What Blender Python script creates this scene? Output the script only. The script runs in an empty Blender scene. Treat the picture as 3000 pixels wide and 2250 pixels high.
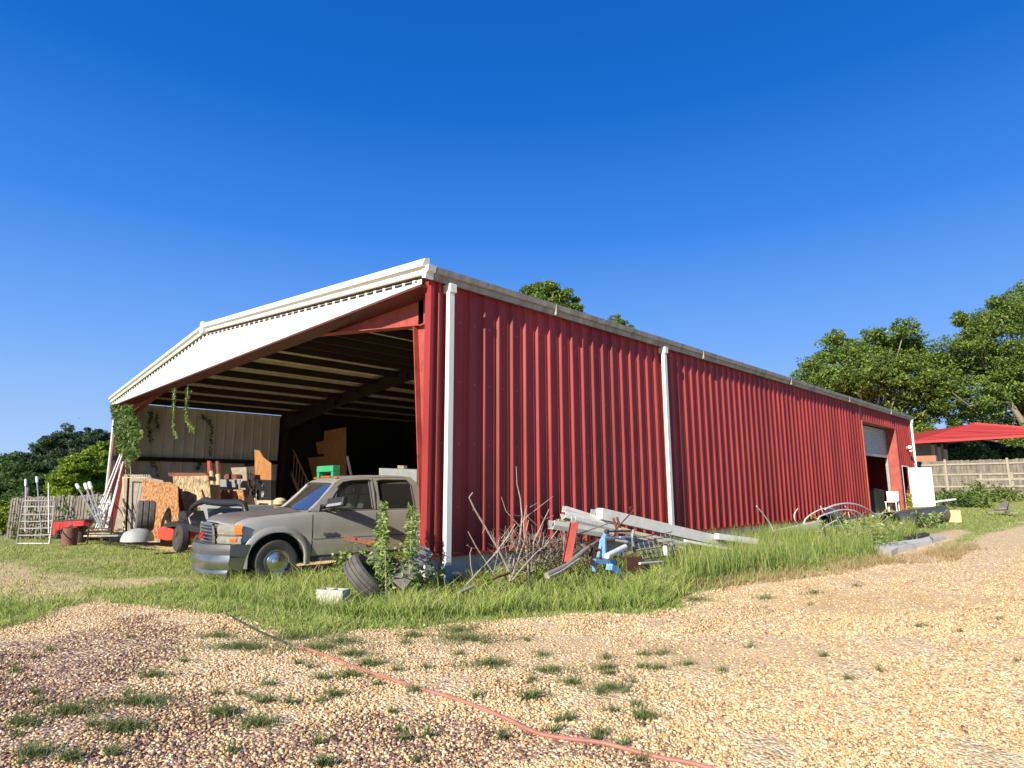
import bpy, math, random
import numpy as np
from mathutils import Vector, Matrix
from mathutils.geometry import tessellate_polygon
R = math.radians
S = bpy.context.scene
COL = S.collection
# ------------------------------------------------------------------ camera, sky, sun
F_PX = 1797.6
CAM = Vector((7.981, -5.9945, 1.55))
FW = Vector((-0.69880728, 0.69506581, 0.16897307)); RT = Vector((0.70478686, 0.7094109, -0.00341516)); UP = Vector((0.1222451, -0.11670346, 0.98561475))
cd = bpy.data.cameras.new('camera'); cam = bpy.data.objects.new('camera', cd); COL.objects.link(cam)
cd.sensor_width = 36; cd.lens = F_PX / 3000 * 36; cd.clip_start = .05; cd.clip_end = 3000
m = Matrix((RT, UP, -FW)).transposed().to_4x4(); m.translation = CAM; cam.matrix_world = m
S.camera = cam
SUN_AZ, SUN_EL = R(9.5), R(26)          # azimuth from -Y towards +X
sd = Vector((math.sin(SUN_AZ) * math.cos(SUN_EL), -math.cos(SUN_AZ) * math.cos(SUN_EL), math.sin(SUN_EL)))
w = bpy.data.worlds.new('World'); S.world = w; w.use_nodes = True
nt = w.node_tree; nt.nodes.clear()
sk = nt.nodes.new('ShaderNodeTexSky'); sk.sky_type = 'NISHITA'; sk.sun_disc = False
sk.sun_elevation = SUN_EL; sk.sun_rotation = math.atan2(sd.x, sd.y); sk.ozone_density = 2.2; sk.dust_density = .3; sk.air_density = 1.0
bg = nt.nodes.new('ShaderNodeBackground'); bg.inputs['Strength'].default_value = .135
ow = nt.nodes.new('ShaderNodeOutputWorld')
tcw = nt.nodes.new('ShaderNodeTexCoord'); sxy = nt.nodes.new('ShaderNodeSeparateXYZ'); nt.links.new(tcw.outputs['Generated'], sxy.inputs[0])
wr = nt.nodes.new('ShaderNodeValToRGB'); nt.links.new(sxy.outputs[2], wr.inputs[0]); e = wr.color_ramp.elements      # deep clear-air blue by elevation
e[0].position = 0.0; e[0].color = (.47, .66, .98, 1); e[1].position = .75; e[1].color = (.001, .10, .50, 1)
for ps, c in ((.10, (.33, .55, .97)), (.22, (.17, .41, .96)), (.38, (.045, .25, .84)), (.55, (.005, .15, .64))): q = e.new(ps); q.color = (*c, 1)
sc_ = nt.nodes.new('ShaderNodeVectorMath'); sc_.operation = 'SCALE'; sc_.inputs['Scale'].default_value = 4.45; nt.links.new(wr.outputs[0], sc_.inputs[0])
mw = nt.nodes.new('ShaderNodeMixRGB'); mw.inputs[0].default_value = .97; nt.links.new(sk.outputs[0], mw.inputs[1]); nt.links.new(sc_.outputs[0], mw.inputs[2])
nt.links.new(mw.outputs[0], bg.inputs[0]); nt.links.new(bg.outputs[0], ow.inputs[0])
sl = bpy.data.lights.new('sun', 'SUN'); sl.energy = 5.0; sl.angle = R(.5); sl.color = (1, .915, .75)
so = bpy.data.objects.new('sun', sl); COL.objects.link(so); so.rotation_euler = sd.to_track_quat('Z', 'Y').to_euler()
S.view_settings.view_transform = 'Standard'; S.view_settings.look = 'None'; S.view_settings.exposure = .72; S.view_settings.gamma = 1
# ------------------------------------------------------------------ pixel helpers (photo pixels, 3000 x 2250)
def ray(x, y): return FW + RT * ((x - 1500) / F_PX) - UP * ((y - 1125) / F_PX)
def onz(x, y, z=0.0):
    d = ray(x, y); return CAM + d * ((z - CAM.z) / d.z)
def onx(x, y, X): d = ray(x, y); return CAM + d * ((X - CAM.x) / d.x)
def ony(x, y, Y): d = ray(x, y); return CAM + d * ((Y - CAM.y) / d.y)
def atd(x, y, D): return CAM + ray(x, y) * D
def sstep(a, b, t): t = np.clip((t - a) / (b - a), 0, 1); return t * t * (3 - 2 * t)
def gz(x, y):                                   # height of the terrain
    x = np.asarray(x, float); y = np.asarray(y, float)
    z = np.where(x < 0, np.where(x > -3, .035 * x, -.105 + .017 * (np.maximum(x, -40) + 3)), 0.0)
    k = sstep(-9, -1, x)
    z = z * (1 - .3 * sstep(6, 20, y)) + k * .0165 * np.clip(y, 0, 28)
    z = z + k * .95 * sstep(27, 38, y)
    z = z + .03 * np.sin(x * .9 + 1.3) * np.sin(y * .7) * sstep(0, 3, np.hypot(x, y + 3)) * .6
    return z
def g(x, y): return float(gz(x, y))
def ong(x, y):
    z = 0.0
    for _ in range(12): p = onz(x, y, z); z = .5 * z + .5 * g(p.x, p.y)
    return Vector((p.x, p.y, g(p.x, p.y)))
def D(x, y): return ong(x * 1.3562, y * 1.3562)   # from the 2212-wide view
# ------------------------------------------------------------------ materials
def N(nt, t, **k):
    n = nt.nodes.new(t)
    for a, v in k.items():
        if a in n.inputs: n.inputs[a].default_value = v
        else: setattr(n, a, v)
    return n
def mat(name, c, c2=None, rough=.6, metal=0, scale=4, amt=.6, bump=0, bscale=60, c3=None, spot=None, spotscale=3, spotlo=.55, stretch=(1, 1, 1), spec=.5, attr=False, transl=0, detail=6):
    m = bpy.data.materials.new(name); m.use_nodes = True; nt = m.node_tree; b = nt.nodes['Principled BSDF']; L = nt.links.new
    tc = N(nt, 'ShaderNodeTexCoord'); mp = N(nt, 'ShaderNodeMapping'); mp.inputs['Scale'].default_value = stretch; L(tc.outputs['Object'], mp.inputs[0])
    n1 = N(nt, 'ShaderNodeTexNoise', Scale=scale, Detail=float(detail), Roughness=.65); L(mp.outputs[0], n1.inputs['Vector'])
    rp = N(nt, 'ShaderNodeValToRGB'); c2 = c2 or tuple(v * .72 for v in c)
    rp.color_ramp.elements[0].position = .5 - amt * .35; rp.color_ramp.elements[1].position = .5 + amt * .35
    rp.color_ramp.elements[0].color = (*c2, 1); rp.color_ramp.elements[1].color = (*c, 1)
    if c3: e = rp.color_ramp.elements.new(.5); e.color = (*c3, 1)
    L(n1.outputs[0], rp.inputs[0]); out = rp.outputs[0]
    if spot:
        n2 = N(nt, 'ShaderNodeTexNoise', Scale=spotscale, Detail=9.0, Roughness=.7); L(tc.outputs['Object'], n2.inputs['Vector'])
        r2 = N(nt, 'ShaderNodeValToRGB'); r2.color_ramp.elements[0].position = spotlo; r2.color_ramp.elements[1].position = spotlo + .1
        L(n2.outputs[0], r2.inputs[0]); mx = N(nt, 'ShaderNodeMixRGB'); mx.inputs[2].default_value = (*spot, 1)
        L(r2.outputs[0], mx.inputs[0]); L(out, mx.inputs[1]); out = mx.outputs[0]
    if attr:
        at = N(nt, 'ShaderNodeAttribute', attribute_name='Col'); mx = N(nt, 'ShaderNodeMixRGB', blend_type='MULTIPLY'); mx.inputs[0].default_value = 1
        L(out, mx.inputs[1]); L(at.outputs[0], mx.inputs[2]); out = mx.outputs[0]
    L(out, b.inputs['Base Color']); b.inputs['Roughness'].default_value = rough; b.inputs['Metallic'].default_value = metal
    b.inputs['Specular IOR Level'].default_value = spec
    if bump:
        n3 = N(nt, 'ShaderNodeTexNoise', Scale=bscale, Detail=4.0); L(mp.outputs[0], n3.inputs['Vector'])
        bp = N(nt, 'ShaderNodeBump', Strength=bump, Distance=.02); L(n3.outputs[0], bp.inputs['Height']); L(bp.outputs[0], b.inputs['Normal'])
    if transl:
        tr = N(nt, 'ShaderNodeBsdfTranslucent'); ms = N(nt, 'ShaderNodeMixShader'); ms.inputs[0].default_value = transl
        L(out, tr.inputs[0]); L(b.outputs[0], ms.inputs[1]); L(tr.outputs[0], ms.inputs[2]); L(ms.outputs[0], nt.nodes['Material Output'].inputs[0])
    return m
M = {}
M['red'] = mat('red_paint_steel', (.33, .040, .032), (.22, .022, .022), rough=.5, scale=2.6, stretch=(1, 1, .22), bump=.25, bscale=2.5, spec=.3, spot=(.30, .05, .04), spotscale=1.7, spotlo=.62)
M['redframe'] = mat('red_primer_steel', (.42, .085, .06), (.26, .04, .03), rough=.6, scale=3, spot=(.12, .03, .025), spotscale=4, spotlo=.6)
M['maroon'] = mat('dark_maroon_steel', (.13, .03, .025), (.07, .02, .018), rough=.6)
M['culvert'] = mat('grey_black_plastic', (.075, .07, .06), (.04, .038, .034), rough=.35, scale=3)
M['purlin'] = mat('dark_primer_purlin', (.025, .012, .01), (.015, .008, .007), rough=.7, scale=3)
M['white'] = mat('white_trim', (.72, .71, .66), (.60, .59, .54), rough=.45, scale=5, stretch=(1, 1, .4), spot=(.52, .51, .46), spotscale=2.2, spotlo=.6)
M['wpanel'] = mat('white_panel', (.66, .66, .61), (.50, .50, .46), rough=.5, scale=7, stretch=(1, 1, .12))
M['gutter'] = mat('weathered_gutter', (.40, .385, .32), (.17, .165, .145), rough=.7, scale=5, stretch=(1, .8, .25), spot=(.10, .10, .09), spotscale=5, spotlo=.58, bump=.2, bscale=30)
M['downsp'] = mat('cream_downspout', (.78, .77, .68), (.66, .65, .58), rough=.45, scale=3, stretch=(1, 1, .2))
M['blueboot'] = mat('grey_blue_boot', (.28, .34, .38), rough=.6)
M['galv'] = mat('galvanised_panel', (.74, .74, .68), (.52, .52, .46), rough=.55, scale=1.1, stretch=(1, 1, .5), spot=(.66, .57, .33), spotscale=.5, spotlo=.52, bump=.1, bscale=8)
M['roofin'] = mat('roof_underside', (.86, .80, .62), (.66, .58, .42), rough=.6, scale=1.5)
M['rooftop'] = mat('galvalume_roof', (.5, .5, .48), rough=.4, metal=.3)
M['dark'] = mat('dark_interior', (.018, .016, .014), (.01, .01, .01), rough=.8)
M['black'] = mat('black_plastic', (.02, .02, .021), (.012, .012, .012), rough=.5, bump=.1)
M['rubber'] = mat('tyre_rubber', (.055, .052, .048), (.03, .03, .028), rough=.8, scale=12, bump=.3, bscale=90)
M['oldrub'] = mat('old_tyre_rubber', (.13, .12, .105), (.06, .055, .05), rough=.85, scale=9, bump=.3, bscale=90)
M['conc'] = mat('concrete', (.56, .54, .48), (.38, .37, .33), rough=.9, scale=3, bump=.4, spot=(.17, .17, .15), spotscale=6, spotlo=.62)
M['osb'] = mat('osb', (.50, .25, .095), (.15, .055, .02), rough=.85, scale=8, c3=(.34, .155, .055), amt=.35, stretch=(1, 1, 1.4), detail=3, bump=.2)
M['osbshadow'] = mat('vine_shadow_osb', (.55, .38, .2), (.10, .09, .055), rough=.8, scale=5, amt=.35, detail=5)  # dappled shadow of the hanging vines, painted into the board colour
M['ply'] = mat('grey_plywood', (.33, .28, .225), (.21, .175, .14), rough=.85, scale=2.2, stretch=(1, 1, 4), spot=(.16, .135, .11), spotscale=2.4, spotlo=.6)
M['plyorange'] = mat('orange_plywood', (.46, .22, .07), (.22, .09, .03), rough=.8, scale=4, stretch=(3, 3, .6))
M['lumber'] = mat('lumber', (.62, .45, .27), (.45, .3, .16), rough=.75, scale=8, stretch=(4, 4, .5))
M['oldwood'] = mat('weathered_wood', (.34, .30, .25), (.17, .15, .125), rough=.9, scale=8, stretch=(6, 6, .8), bump=.4, bscale=25)
M['branch'] = mat('bleached_branch', (.44, .38, .31), (.25, .2, .155), rough=.9, scale=14, bump=.2)
M['fencew'] = mat('fence_wood', (.27, .24, .20), (.11, .095, .08), rough=.9, scale=2, stretch=(3.5, 3.5, .7), amt=.5, bump=.3, bscale=20)
M['fencel'] = mat('pale_fence_wood', (.42, .37, .28), (.25, .22, .17), rough=.9, scale=5, stretch=(1, 1, 3))
M['pvc'] = mat('white_pvc', (.80, .80, .77), (.64, .64, .6), rough=.4, scale=6)
M['gutwhite'] = mat('white_aluminium', (.74, .73, .66), (.56, .55, .48), rough=.45, scale=5, spot=(.3, .28, .23), spotscale=5, spotlo=.66)
M['cream'] = mat('cream_metal', (.66, .57, .33), (.5, .42, .22), rough=.5, scale=5)
M['rust'] = mat('rust', (.22, .075, .035), (.10, .04, .025), rough=.9, scale=12, bump=.3)
M['barrel'] = mat('rusty_barrel', (.23, .105, .085), (.12, .05, .045), rough=.85, scale=7, bump=.2)
M['steel'] = mat('grey_steel', (.42, .42, .41), (.3, .29, .28), rough=.45, metal=.5, scale=10)
M['darksteel'] = mat('dark_steel', (.07, .05, .045), (.035, .03, .03), rough=.7, scale=10)
M['blue'] = mat('blue_paint', (.20, .40, .68), (.12, .26, .46), rough=.55, scale=9, spot=(.28, .24, .2), spotscale=9, spotlo=.6)
M['redpaint'] = mat('red_paint', (.55, .03, .03), (.36, .02, .02), rough=.45, scale=5)
M['mower'] = mat('mower_red', (.72, .05, .02), (.6, .04, .02), rough=.35, scale=3)
M['green'] = mat('green_paint', (.05, .38, .17), (.03, .26, .11), rough=.45, scale=5)
M['tan'] = mat('pewter_truck_paint', (.46, .45, .39), (.37, .365, .31), rough=.33, metal=.35, scale=2.2, spot=(.36, .36, .27), spotscale=1.3, spotlo=.56, spec=.5)
M['hood'] = mat('faded_hood', (.165, .145, .13), (.12, .105, .095), rough=.55, scale=3)
M['chrome'] = mat('chrome', (.66, .65, .61), (.48, .47, .44), rough=.2, metal=.92, scale=4)
M['bumperchrome'] = mat('dull_chrome', (.42, .42, .39), (.28, .28, .26), rough=.22, metal=.9, scale=4)
M['bumperpad'] = mat('grey_bumper_pad', (.10, .10, .105), (.07, .07, .075), rough=.5)
M['amber'] = mat('amber_lens', (.75, .17, .03), (.6, .12, .02), rough=.15)
M['lens'] = mat('headlight_lens', (.42, .40, .32), (.25, .24, .2), rough=.08, spec=.9, scale=14, metal=.3)
M['redlet'] = mat('red_emblem', (.5, .03, .03), rough=.3)
M['seat'] = mat('grey_fabric', (.25, .25, .23), rough=.9, scale=20)
M['hose'] = mat('red_hose', (.42, .18, .14), (.28, .12, .095), rough=.7, scale=6, spot=(.3, .2, .14), spotlo=.6)
M['hosedark'] = mat('dark_hose', (.06, .055, .05), rough=.6)
M['bark'] = mat('bark', (.36, .31, .25), (.17, .145, .12), rough=.95, scale=6, stretch=(3, 3, .6), bump=.5, bscale=20)
M['leaf'] = mat('foliage', (1, 1, 1), (.85, .85, .85), rough=.55, scale=3, attr=True, transl=.38, spec=.25)
M['grass'] = mat('grass_blades', (1, 1, 1), (.8, .82, .8), rough=.6, scale=1, attr=True, transl=.35, spec=.2)
M['stone'] = mat('pebble', (1, 1, 1), (.78, .78, .78), rough=.8, scale=40, attr=True, spec=.2)
M['tarp'] = mat('galvanised_tub', (.40, .42, .42), (.27, .28, .28), rough=.6, scale=8)
M['pink'] = mat('beige_board', (.58, .43, .31), (.48, .35, .25), rough=.8)
M['greybox'] = mat('grey_panel', (.26, .28, .28), (.2, .21, .21), rough=.6)
M['redroof'] = mat('red_metal_roof', (.50, .055, .048), (.42, .045, .04), rough=.4, scale=2)
M['housew'] = mat('grey_siding', (.2, .22, .21), rough=.8)
M['brick'] = mat('terracotta', (.42, .19, .11), (.36, .15, .09), rough=.8)
M['yellowb'] = mat('yellow_wood_block', (.62, .50, .28), rough=.8)
M['door'] = mat('white_door', (.85, .85, .81), (.79, .79, .75), rough=.4, scale=2)
M['shutter'] = mat('grey_shutter', (.42, .45, .47), (.36, .38, .4), rough=.5)
M['pallet'] = M['oldwood']
def glass(name, tint=(.6, .66, .66), op=.35):
    m = bpy.data.materials.new(name); m.use_nodes = True; nt = m.node_tree; nt.nodes.remove(nt.nodes['Principled BSDF'])
    gl = N(nt, 'ShaderNodeBsdfGlossy', Roughness=.04); gl.inputs[0].default_value = (.62, .62, .58, 1); gl.inputs[1].default_value = .12
    tr = N(nt, 'ShaderNodeBsdfTransparent'); tr.inputs[0].default_value = (*tint, 1); fr = N(nt, 'ShaderNodeFresnel', IOR=1.5)
    ad = N(nt, 'ShaderNodeMath', operation='ADD'); ad.inputs[1].default_value = op; ms = N(nt, 'ShaderNodeMixShader')
    nt.links.new(fr.outputs[0], ad.inputs[0]); nt.links.new(ad.outputs[0], ms.inputs[0]); nt.links.new(tr.outputs[0], ms.inputs[1]); nt.links.new(gl.outputs[0], ms.inputs[2])
    df = N(nt, 'ShaderNodeBsdfDiffuse'); df.inputs[0].default_value = (.5, .5, .45, 1); md = N(nt, 'ShaderNodeMixShader'); md.inputs[0].default_value = .05; nt.links.new(ms.outputs[0], md.inputs[1]); nt.links.new(df.outputs[0], md.inputs[2])
    nt.links.new(md.outputs[0], nt.nodes['Material Output'].inputs[0]); return m
M['glass'] = glass('truck_glass', (.42, .47, .45), .03); M['glassdark'] = glass('tinted_glass', (.12, .13, .12), .06)
# ------------------------------------------------------------------ mesh helpers
class MB:
    def __init__(s): s.v = []; s.f = []
    def add(s, vs, fs):
        o = len(s.v); s.v += [tuple(v) for v in vs]; s.f += [tuple(i + o for i in f) for f in fs]; return s
    def box(s, a, b):
        x0, y0, z0 = a; x1, y1, z1 = b
        return s.add([(x0, y0, z0), (x1, y0, z0), (x1, y1, z0), (x0, y1, z0), (x0, y0, z1), (x1, y0, z1), (x1, y1, z1), (x0, y1, z1)],
                     [(0, 3, 2, 1), (4, 5, 6, 7), (0, 1, 5, 4), (1, 2, 6, 5), (2, 3, 7, 6), (3, 0, 4, 7)])
    def obox(s, o, ax, ay, az):                     # from corner o along three vectors
        o, ax, ay, az = map(Vector, (o, ax, ay, az)); c = [o, o + ax, o + ax + ay, o + ay]
        return s.add(c + [p + az for p in c], [(0, 3, 2, 1), (4, 5, 6, 7), (0, 1, 5, 4), (1, 2, 6, 5), (2, 3, 7, 6), (3, 0, 4, 7)])
    def bar(s, p0, p1, w, h=None, up=(0, 0, 1)):
        p0, p1 = Vector(p0), Vector(p1); h = h or w; d = (p1 - p0).normalized(); up = Vector(up)
        if abs(d.dot(up)) > .95: up = Vector((0, 1, 0))
        a = d.cross(up).normalized(); b = a.cross(d).normalized()
        return s.obox(p0 - a * w / 2 - b * h / 2, a * w, b * h, p1 - p0)
    def tube(s, pts, r, n=8, cap=True):
        pts = [Vector(p) for p in pts]; k = len(pts); rr = r if hasattr(r, '__len__') else [r] * k; vs = []; fs = []
        up = Vector((0, 0, 1)); d0 = (pts[1] - pts[0]).normalized()
        if abs(d0.z) > .9: up = Vector((1, 0, 0))
        a = d0.cross(up).normalized()
        for i, p in enumerate(pts):
            d = (pts[min(i + 1, k - 1)] - pts[max(i - 1, 0)]).normalized()
            a = (a - d * a.dot(d)).normalized(); b = d.cross(a)
            for j in range(n): t = 2 * math.pi * j / n; vs.append(p + (a * math.cos(t) + b * math.sin(t)) * rr[i])
        for i in range(k - 1):
            for j in range(n): fs.append((i * n + j, i * n + (j + 1) % n, (i + 1) * n + (j + 1) % n, (i + 1) * n + j))
        if cap: fs += [tuple(range(n))[::-1], tuple((k - 1) * n + j for j in range(n))]
        return s.add(vs, fs)
    def prism(s, pts, d):                           # closed loop of 3D points swept by d
        pts = [Vector(p) for p in pts]; d = Vector(d); n = len(pts)
        tri = tessellate_polygon([pts]); vs = pts + [p + d for p in pts]; fs = [(a, b, c) for a, b, c in tri] + [(c + n, b + n, a + n) for a, b, c in tri]
        fs += [(i, (i + 1) % n, (i + 1) % n + n, i + n) for i in range(n)]
        return s.add(vs, fs)
    def holed(s, loops, d):                         # outline with holes, swept by d
        loops = [[Vector(p) for p in l] for l in loops]; d = Vector(d); tri = tessellate_polygon(loops); vs = [p for l in loops for p in l]; n = len(vs)
        fs = [t for t in tri] + [(c + n, b + n, a + n) for a, b, c in tri]; o = 0
        for l in loops:
            for i in range(len(l)): a, b = o + i, o + (i + 1) % len(l); fs.append((a, b, b + n, a + n))
            o += len(l)
        return s.add(vs + [p + d for p in vs], fs)
    def lathe(s, prof, n=24, o=(0, 0, 0), axis='z'):   # prof: (r, h) list
        vs = []; fs = []; k = len(prof)
        for r, h in prof:
            for j in range(n):
                t = 2 * math.pi * j / n; a, b = r * math.cos(t), r * math.sin(t)
                vs.append({'z': (o[0] + a, o[1] + b, o[2] + h), 'x': (o[0] + h, o[1] + a, o[2] + b), 'y': (o[0] + a, o[1] + h, o[2] + b)}[axis])
        for i in range(k - 1):
            for j in range(n): fs.append((i * n + j, i * n + (j + 1) % n, (i + 1) * n + (j + 1) % n, (i + 1) * n + j))
        return s.add(vs, fs)
    def build(s, name, m, parent=None, smooth=False, bevel=0, fix=True):
        me = bpy.data.meshes.new(name); me.from_pydata(s.v, [], s.f); me.materials.append(m if not isinstance(m, str) else M[m])
        if fix:
            import bmesh
            bm = bmesh.new(); bm.from_mesh(me); bmesh.ops.recalc_face_normals(bm, faces=bm.faces[:]); bm.to_mesh(me); bm.free()
        o = bpy.data.objects.new(name, me); COL.objects.link(o)
        if parent: o.parent = parent
        if smooth:
            for p in me.polygons: p.use_smooth = True
            try: me.set_sharp_from_angle(angle=R(smooth if smooth is not True else 40))
            except Exception: pass
        if bevel:
            b = o.modifiers.new('bevel', 'BEVEL'); b.width = bevel; b.segments = 2; b.limit_method = 'ANGLE'; b.angle_limit = R(40)
        return o
def tag(o, label=None, cat=None, group=None, kind=None):
    if label: o['label'] = label
    if cat: o['category'] = cat
    if group: o['group'] = group
    if kind: o['kind'] = kind
    return o
def empty(name, loc, rz=0, label=None, cat=None, group=None):
    o = bpy.data.objects.new(name, None); COL.objects.link(o); o.location = loc; o.rotation_euler = (0, 0, rz); o.empty_display_size = .2
    return tag(o, label, cat, group)
def copy_tree(o, parent=None):
    c = o.copy(); COL.objects.link(c); c.parent = parent
    for ch in [x for x in bpy.data.objects if x.parent == o]: copy_tree(ch, c)
    return c
def npmesh(name, V, Fq, m, col=None, parent=None, smooth=False):
    V = np.asarray(V, np.float32); Fq = np.asarray(Fq, np.int32); k = Fq.shape[1]
    me = bpy.data.meshes.new(name); me.vertices.add(len(V)); me.vertices.foreach_set('co', V.ravel())
    me.loops.add(Fq.size); me.loops.foreach_set('vertex_index', Fq.ravel()); me.polygons.add(len(Fq))
    me.polygons.foreach_set('loop_start', np.arange(0, Fq.size, k, dtype=np.int32)); me.update(calc_edges=True)
    if col is not None:
        a = me.color_attributes.new('Col', 'FLOAT_COLOR', 'POINT'); c = np.ones((len(V), 4), np.float32); c[:, :3] = col; a.data.foreach_set('color', c.ravel())
    if smooth: me.polygons.foreach_set('use_smooth', np.ones(len(Fq), bool))
    me.materials.append(M[m] if isinstance(m, str) else m); me.validate()
    o = bpy.data.objects.new(name, me); COL.objects.link(o)
    if parent: o.parent = parent
    return o
rng = np.random.default_rng(5); random.seed(5)
def inpoly(px, py, poly):
    c = np.zeros(px.shape, bool); n = len(poly)
    for i in range(n):
        x0, y0 = poly[i][:2]; x1, y1 = poly[(i + 1) % n][:2]
        if y0 == y1: continue
        c ^= ((y0 > py) != (y1 > py)) & (px < (x1 - x0) * (py - y0) / (y1 - y0) + x0)
    return c
def fnoise(x, y, s=1.0, seed=0):
    r = np.random.default_rng(seed); v = np.zeros_like(x); a = 1.0
    for o in range(4):
        for _ in range(3):
            th = r.uniform(0, 6.28); ph = r.uniform(0, 6.28); f = s * (1.9 ** o) * r.uniform(.8, 1.2)
            v += a * np.sin((x * math.cos(th) + y * math.sin(th)) * f + ph)
        a *= .6
    return v / 5.0
# ------------------------------------------------------------------ ground masks
def W2(l): return [tuple(D(*q)[:2]) for q in l]
EDGE = W2([(-160, 1400), (-60, 1375), (60, 1345), (110, 1318), (200, 1296), (320, 1308), (400, 1318), (470, 1325), (560, 1338), (640, 1362), (700, 1372), (800, 1362), (900, 1370), (980, 1352), (1100, 1338), (1250, 1325), (1400, 1330), (1480, 1312), (1500, 1290), (1560, 1262), (1700, 1243), (1800, 1230), (1900, 1210), (1990, 1196), (2070, 1190), (2100, 1165), (2180, 1142), (2212, 1126), (2300, 1100)])
GRASS = EDGE + [(30, 34), (60, 60), (60, 400), (-400, 400), (-400, -60), (-20, -20)]
STEM = W2([(1430, 1262), (1480, 1275), (1600, 1250), (1750, 1232), (1900, 1205), (2010, 1180), (1960, 1140), (1850, 1150), (1430, 1200)])
TALL = W2([(400, 1200), (440, 1290), (600, 1318), (760, 1340), (900, 1345), (1200, 1322), (1420, 1318), (1490, 1285), (1440, 1190), (1000, 1190), (740, 1205)])
SLABW = W2([(2150 * 0 + 1880, 1190), (1990, 1160), (2070, 1142), (2100, 1150), (2010, 1196), (1900, 1204)])
BARE = [(60, 1262, 190, 26), (-40, 1250, 150, 40), (260, 1262, 60, 12), (110, 1290, 120, 10), (330, 1255, 40, 8)]
PUR = [((-60, 1400), (340, 1330), (420, 1400), (330, 1480), (200, 1560), (-60, 1600)), ((560, 1560), (900, 1540), (1150, 1580), (1400, 1640), (1500, 1720), (500, 1720)), ((-100, 1520), (300, 1480), (520, 1560), (520, 1720), (-100, 1720))]
PURW = [W2(p) for p in PUR]; PURC = [(.75, i) for i in range(3)]
BAREW = []
for cx, cy, rx, ry in BARE: BAREW.append(W2([(cx + rx * math.cos(t), cy + ry * math.sin(t)) for t in [k * math.pi / 8 for k in range(16)]]))
SAND = [W2([(cx + rx * math.cos(t), cy + ry * math.sin(t)) for t in [k * math.pi / 8 for k in range(16)]]) for cx, cy, rx, ry in [(600, 1432, 120, 14), (1180, 1395, 130, 16), (1560, 1420, 330, 26), (1900, 1300, 260, 22), (860, 1372, 80, 7)]]
def warp(x, y, a=.25): return x + a * fnoise(x, y, 2.2, 1), y + a * fnoise(x, y, 2.2, 2)
def gmask(x, y):
    a, b = warp(x, y, .30); m = inpoly(a, b, GRASS).astype(float)
    m[(x > -20.9) & (x < 0.0) & (y > .25)] = 0
    for p in BAREW: m = np.where(inpoly(a, b, p), .28, m)
    m = np.where((x < -3) & (y < -1.2), m * (.72 + .4 * (fnoise(x, y, 1.6, 9) > -.25)), m)
    m = np.where(inpoly(x, y, SLABW), 0, m)
    return np.clip(m, 0, 1)
def pmask(x, y):
    v = np.zeros_like(x); a, b = warp(x, y, .5)
    for p in PURW: v = np.maximum(v, inpoly(a, b, p) * .62)
    v += .12 * (fnoise(x, y, 1.1, 4) > .3) * (x < 5) ; return np.clip(v, 0, 1)
def smask(x, y):
    v = np.zeros_like(x); a, b = warp(x, y, .3)
    for p in SAND: v = np.maximum(v, inpoly(a, b, p) * 1.)
    return v
def axis(lo, a, b, hi, st):
    c = list(np.arange(a, b, st)); s = st; t = a; pre = []
    while t > lo: s *= 1.25; t -= s; pre.append(t)
    s = st; t = c[-1]; post = []
    while t < hi: s *= 1.25; t += s; post.append(t)
    return np.array(pre[::-1] + c + post)
ax = axis(-900, -22, 14, 900, .11); ay = axis(-60, -8, 36, 1200, .11)
X, Y = np.meshgrid(ax, ay); Z = gz(X, Y) + .012 * fnoise(X, Y, 5, 7) * (np.hypot(X, Y) < 30)
V = np.stack([X, Y, Z], -1).reshape(-1, 3); nx = len(ax); ny = len(ay)
i = np.arange(nx - 1)[None, :] + nx * np.arange(ny - 1)[:, None]; Fq = np.stack([i, i + 1, i + 1 + nx, i + nx], -1).reshape(-1, 4)
def blur(a):
    for _ in range(2): a = (a + np.roll(a, 1, 0) + np.roll(a, -1, 0) + np.roll(a, 1, 1) + np.roll(a, -1, 1)) / 5
    return a
col = np.stack([blur(gmask(X, Y)), blur(pmask(X, Y)), blur(smask(X, Y))], -1).reshape(-1, 3)
gm = bpy.data.materials.new('gravel_ground'); gm.use_nodes = True; nt = gm.node_tree; L = nt.links.new; b = nt.nodes['Principled BSDF']
tc = N(nt, 'ShaderNodeTexCoord'); at = N(nt, 'ShaderNodeAttribute', attribute_name='Col'); se = N(nt, 'ShaderNodeSeparateColor'); L(at.outputs[0], se.inputs[0])
vo = N(nt, 'ShaderNodeTexVoronoi', Scale=38.0, Randomness=1.0); L(tc.outputs['Object'], vo.inputs['Vector'])
vs = N(nt, 'ShaderNodeSeparateColor'); L(vo.outputs['Color'], vs.inputs[0])
r1 = N(nt, 'ShaderNodeValToRGB'); L(vs.outputs[0], r1.inputs[0]); cr = r1.color_ramp; cr.interpolation = 'CONSTANT'
cr.elements[0].color = (.72, .52, .28, 1); cr.elements[1].position = .25; cr.elements[1].color = (.82, .64, .38, 1)
for ps, c in ((.45, (.66, .44, .22, 1)), (.62, (.86, .74, .50, 1)), (.8, (.58, .38, .20, 1)), (.9, (.42, .27, .17, 1))): e = cr.elements.new(ps); e.color = c
r2 = N(nt, 'ShaderNodeValToRGB'); L(vs.outputs[1], r2.inputs[0]); cr = r2.color_ramp; cr.interpolation = 'CONSTANT'
cr.elements[0].color = (.20, .11, .085, 1); cr.elements[1].position = .4; cr.elements[1].color = (.30, .18, .14, 1); e = cr.elements.new(.7); e.color = (.40, .25, .19, 1)
lt = N(nt, 'ShaderNodeMath', operation='LESS_THAN'); L(vs.outputs[2], lt.inputs[0]); L(se.outputs[1], lt.inputs[1])
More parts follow.
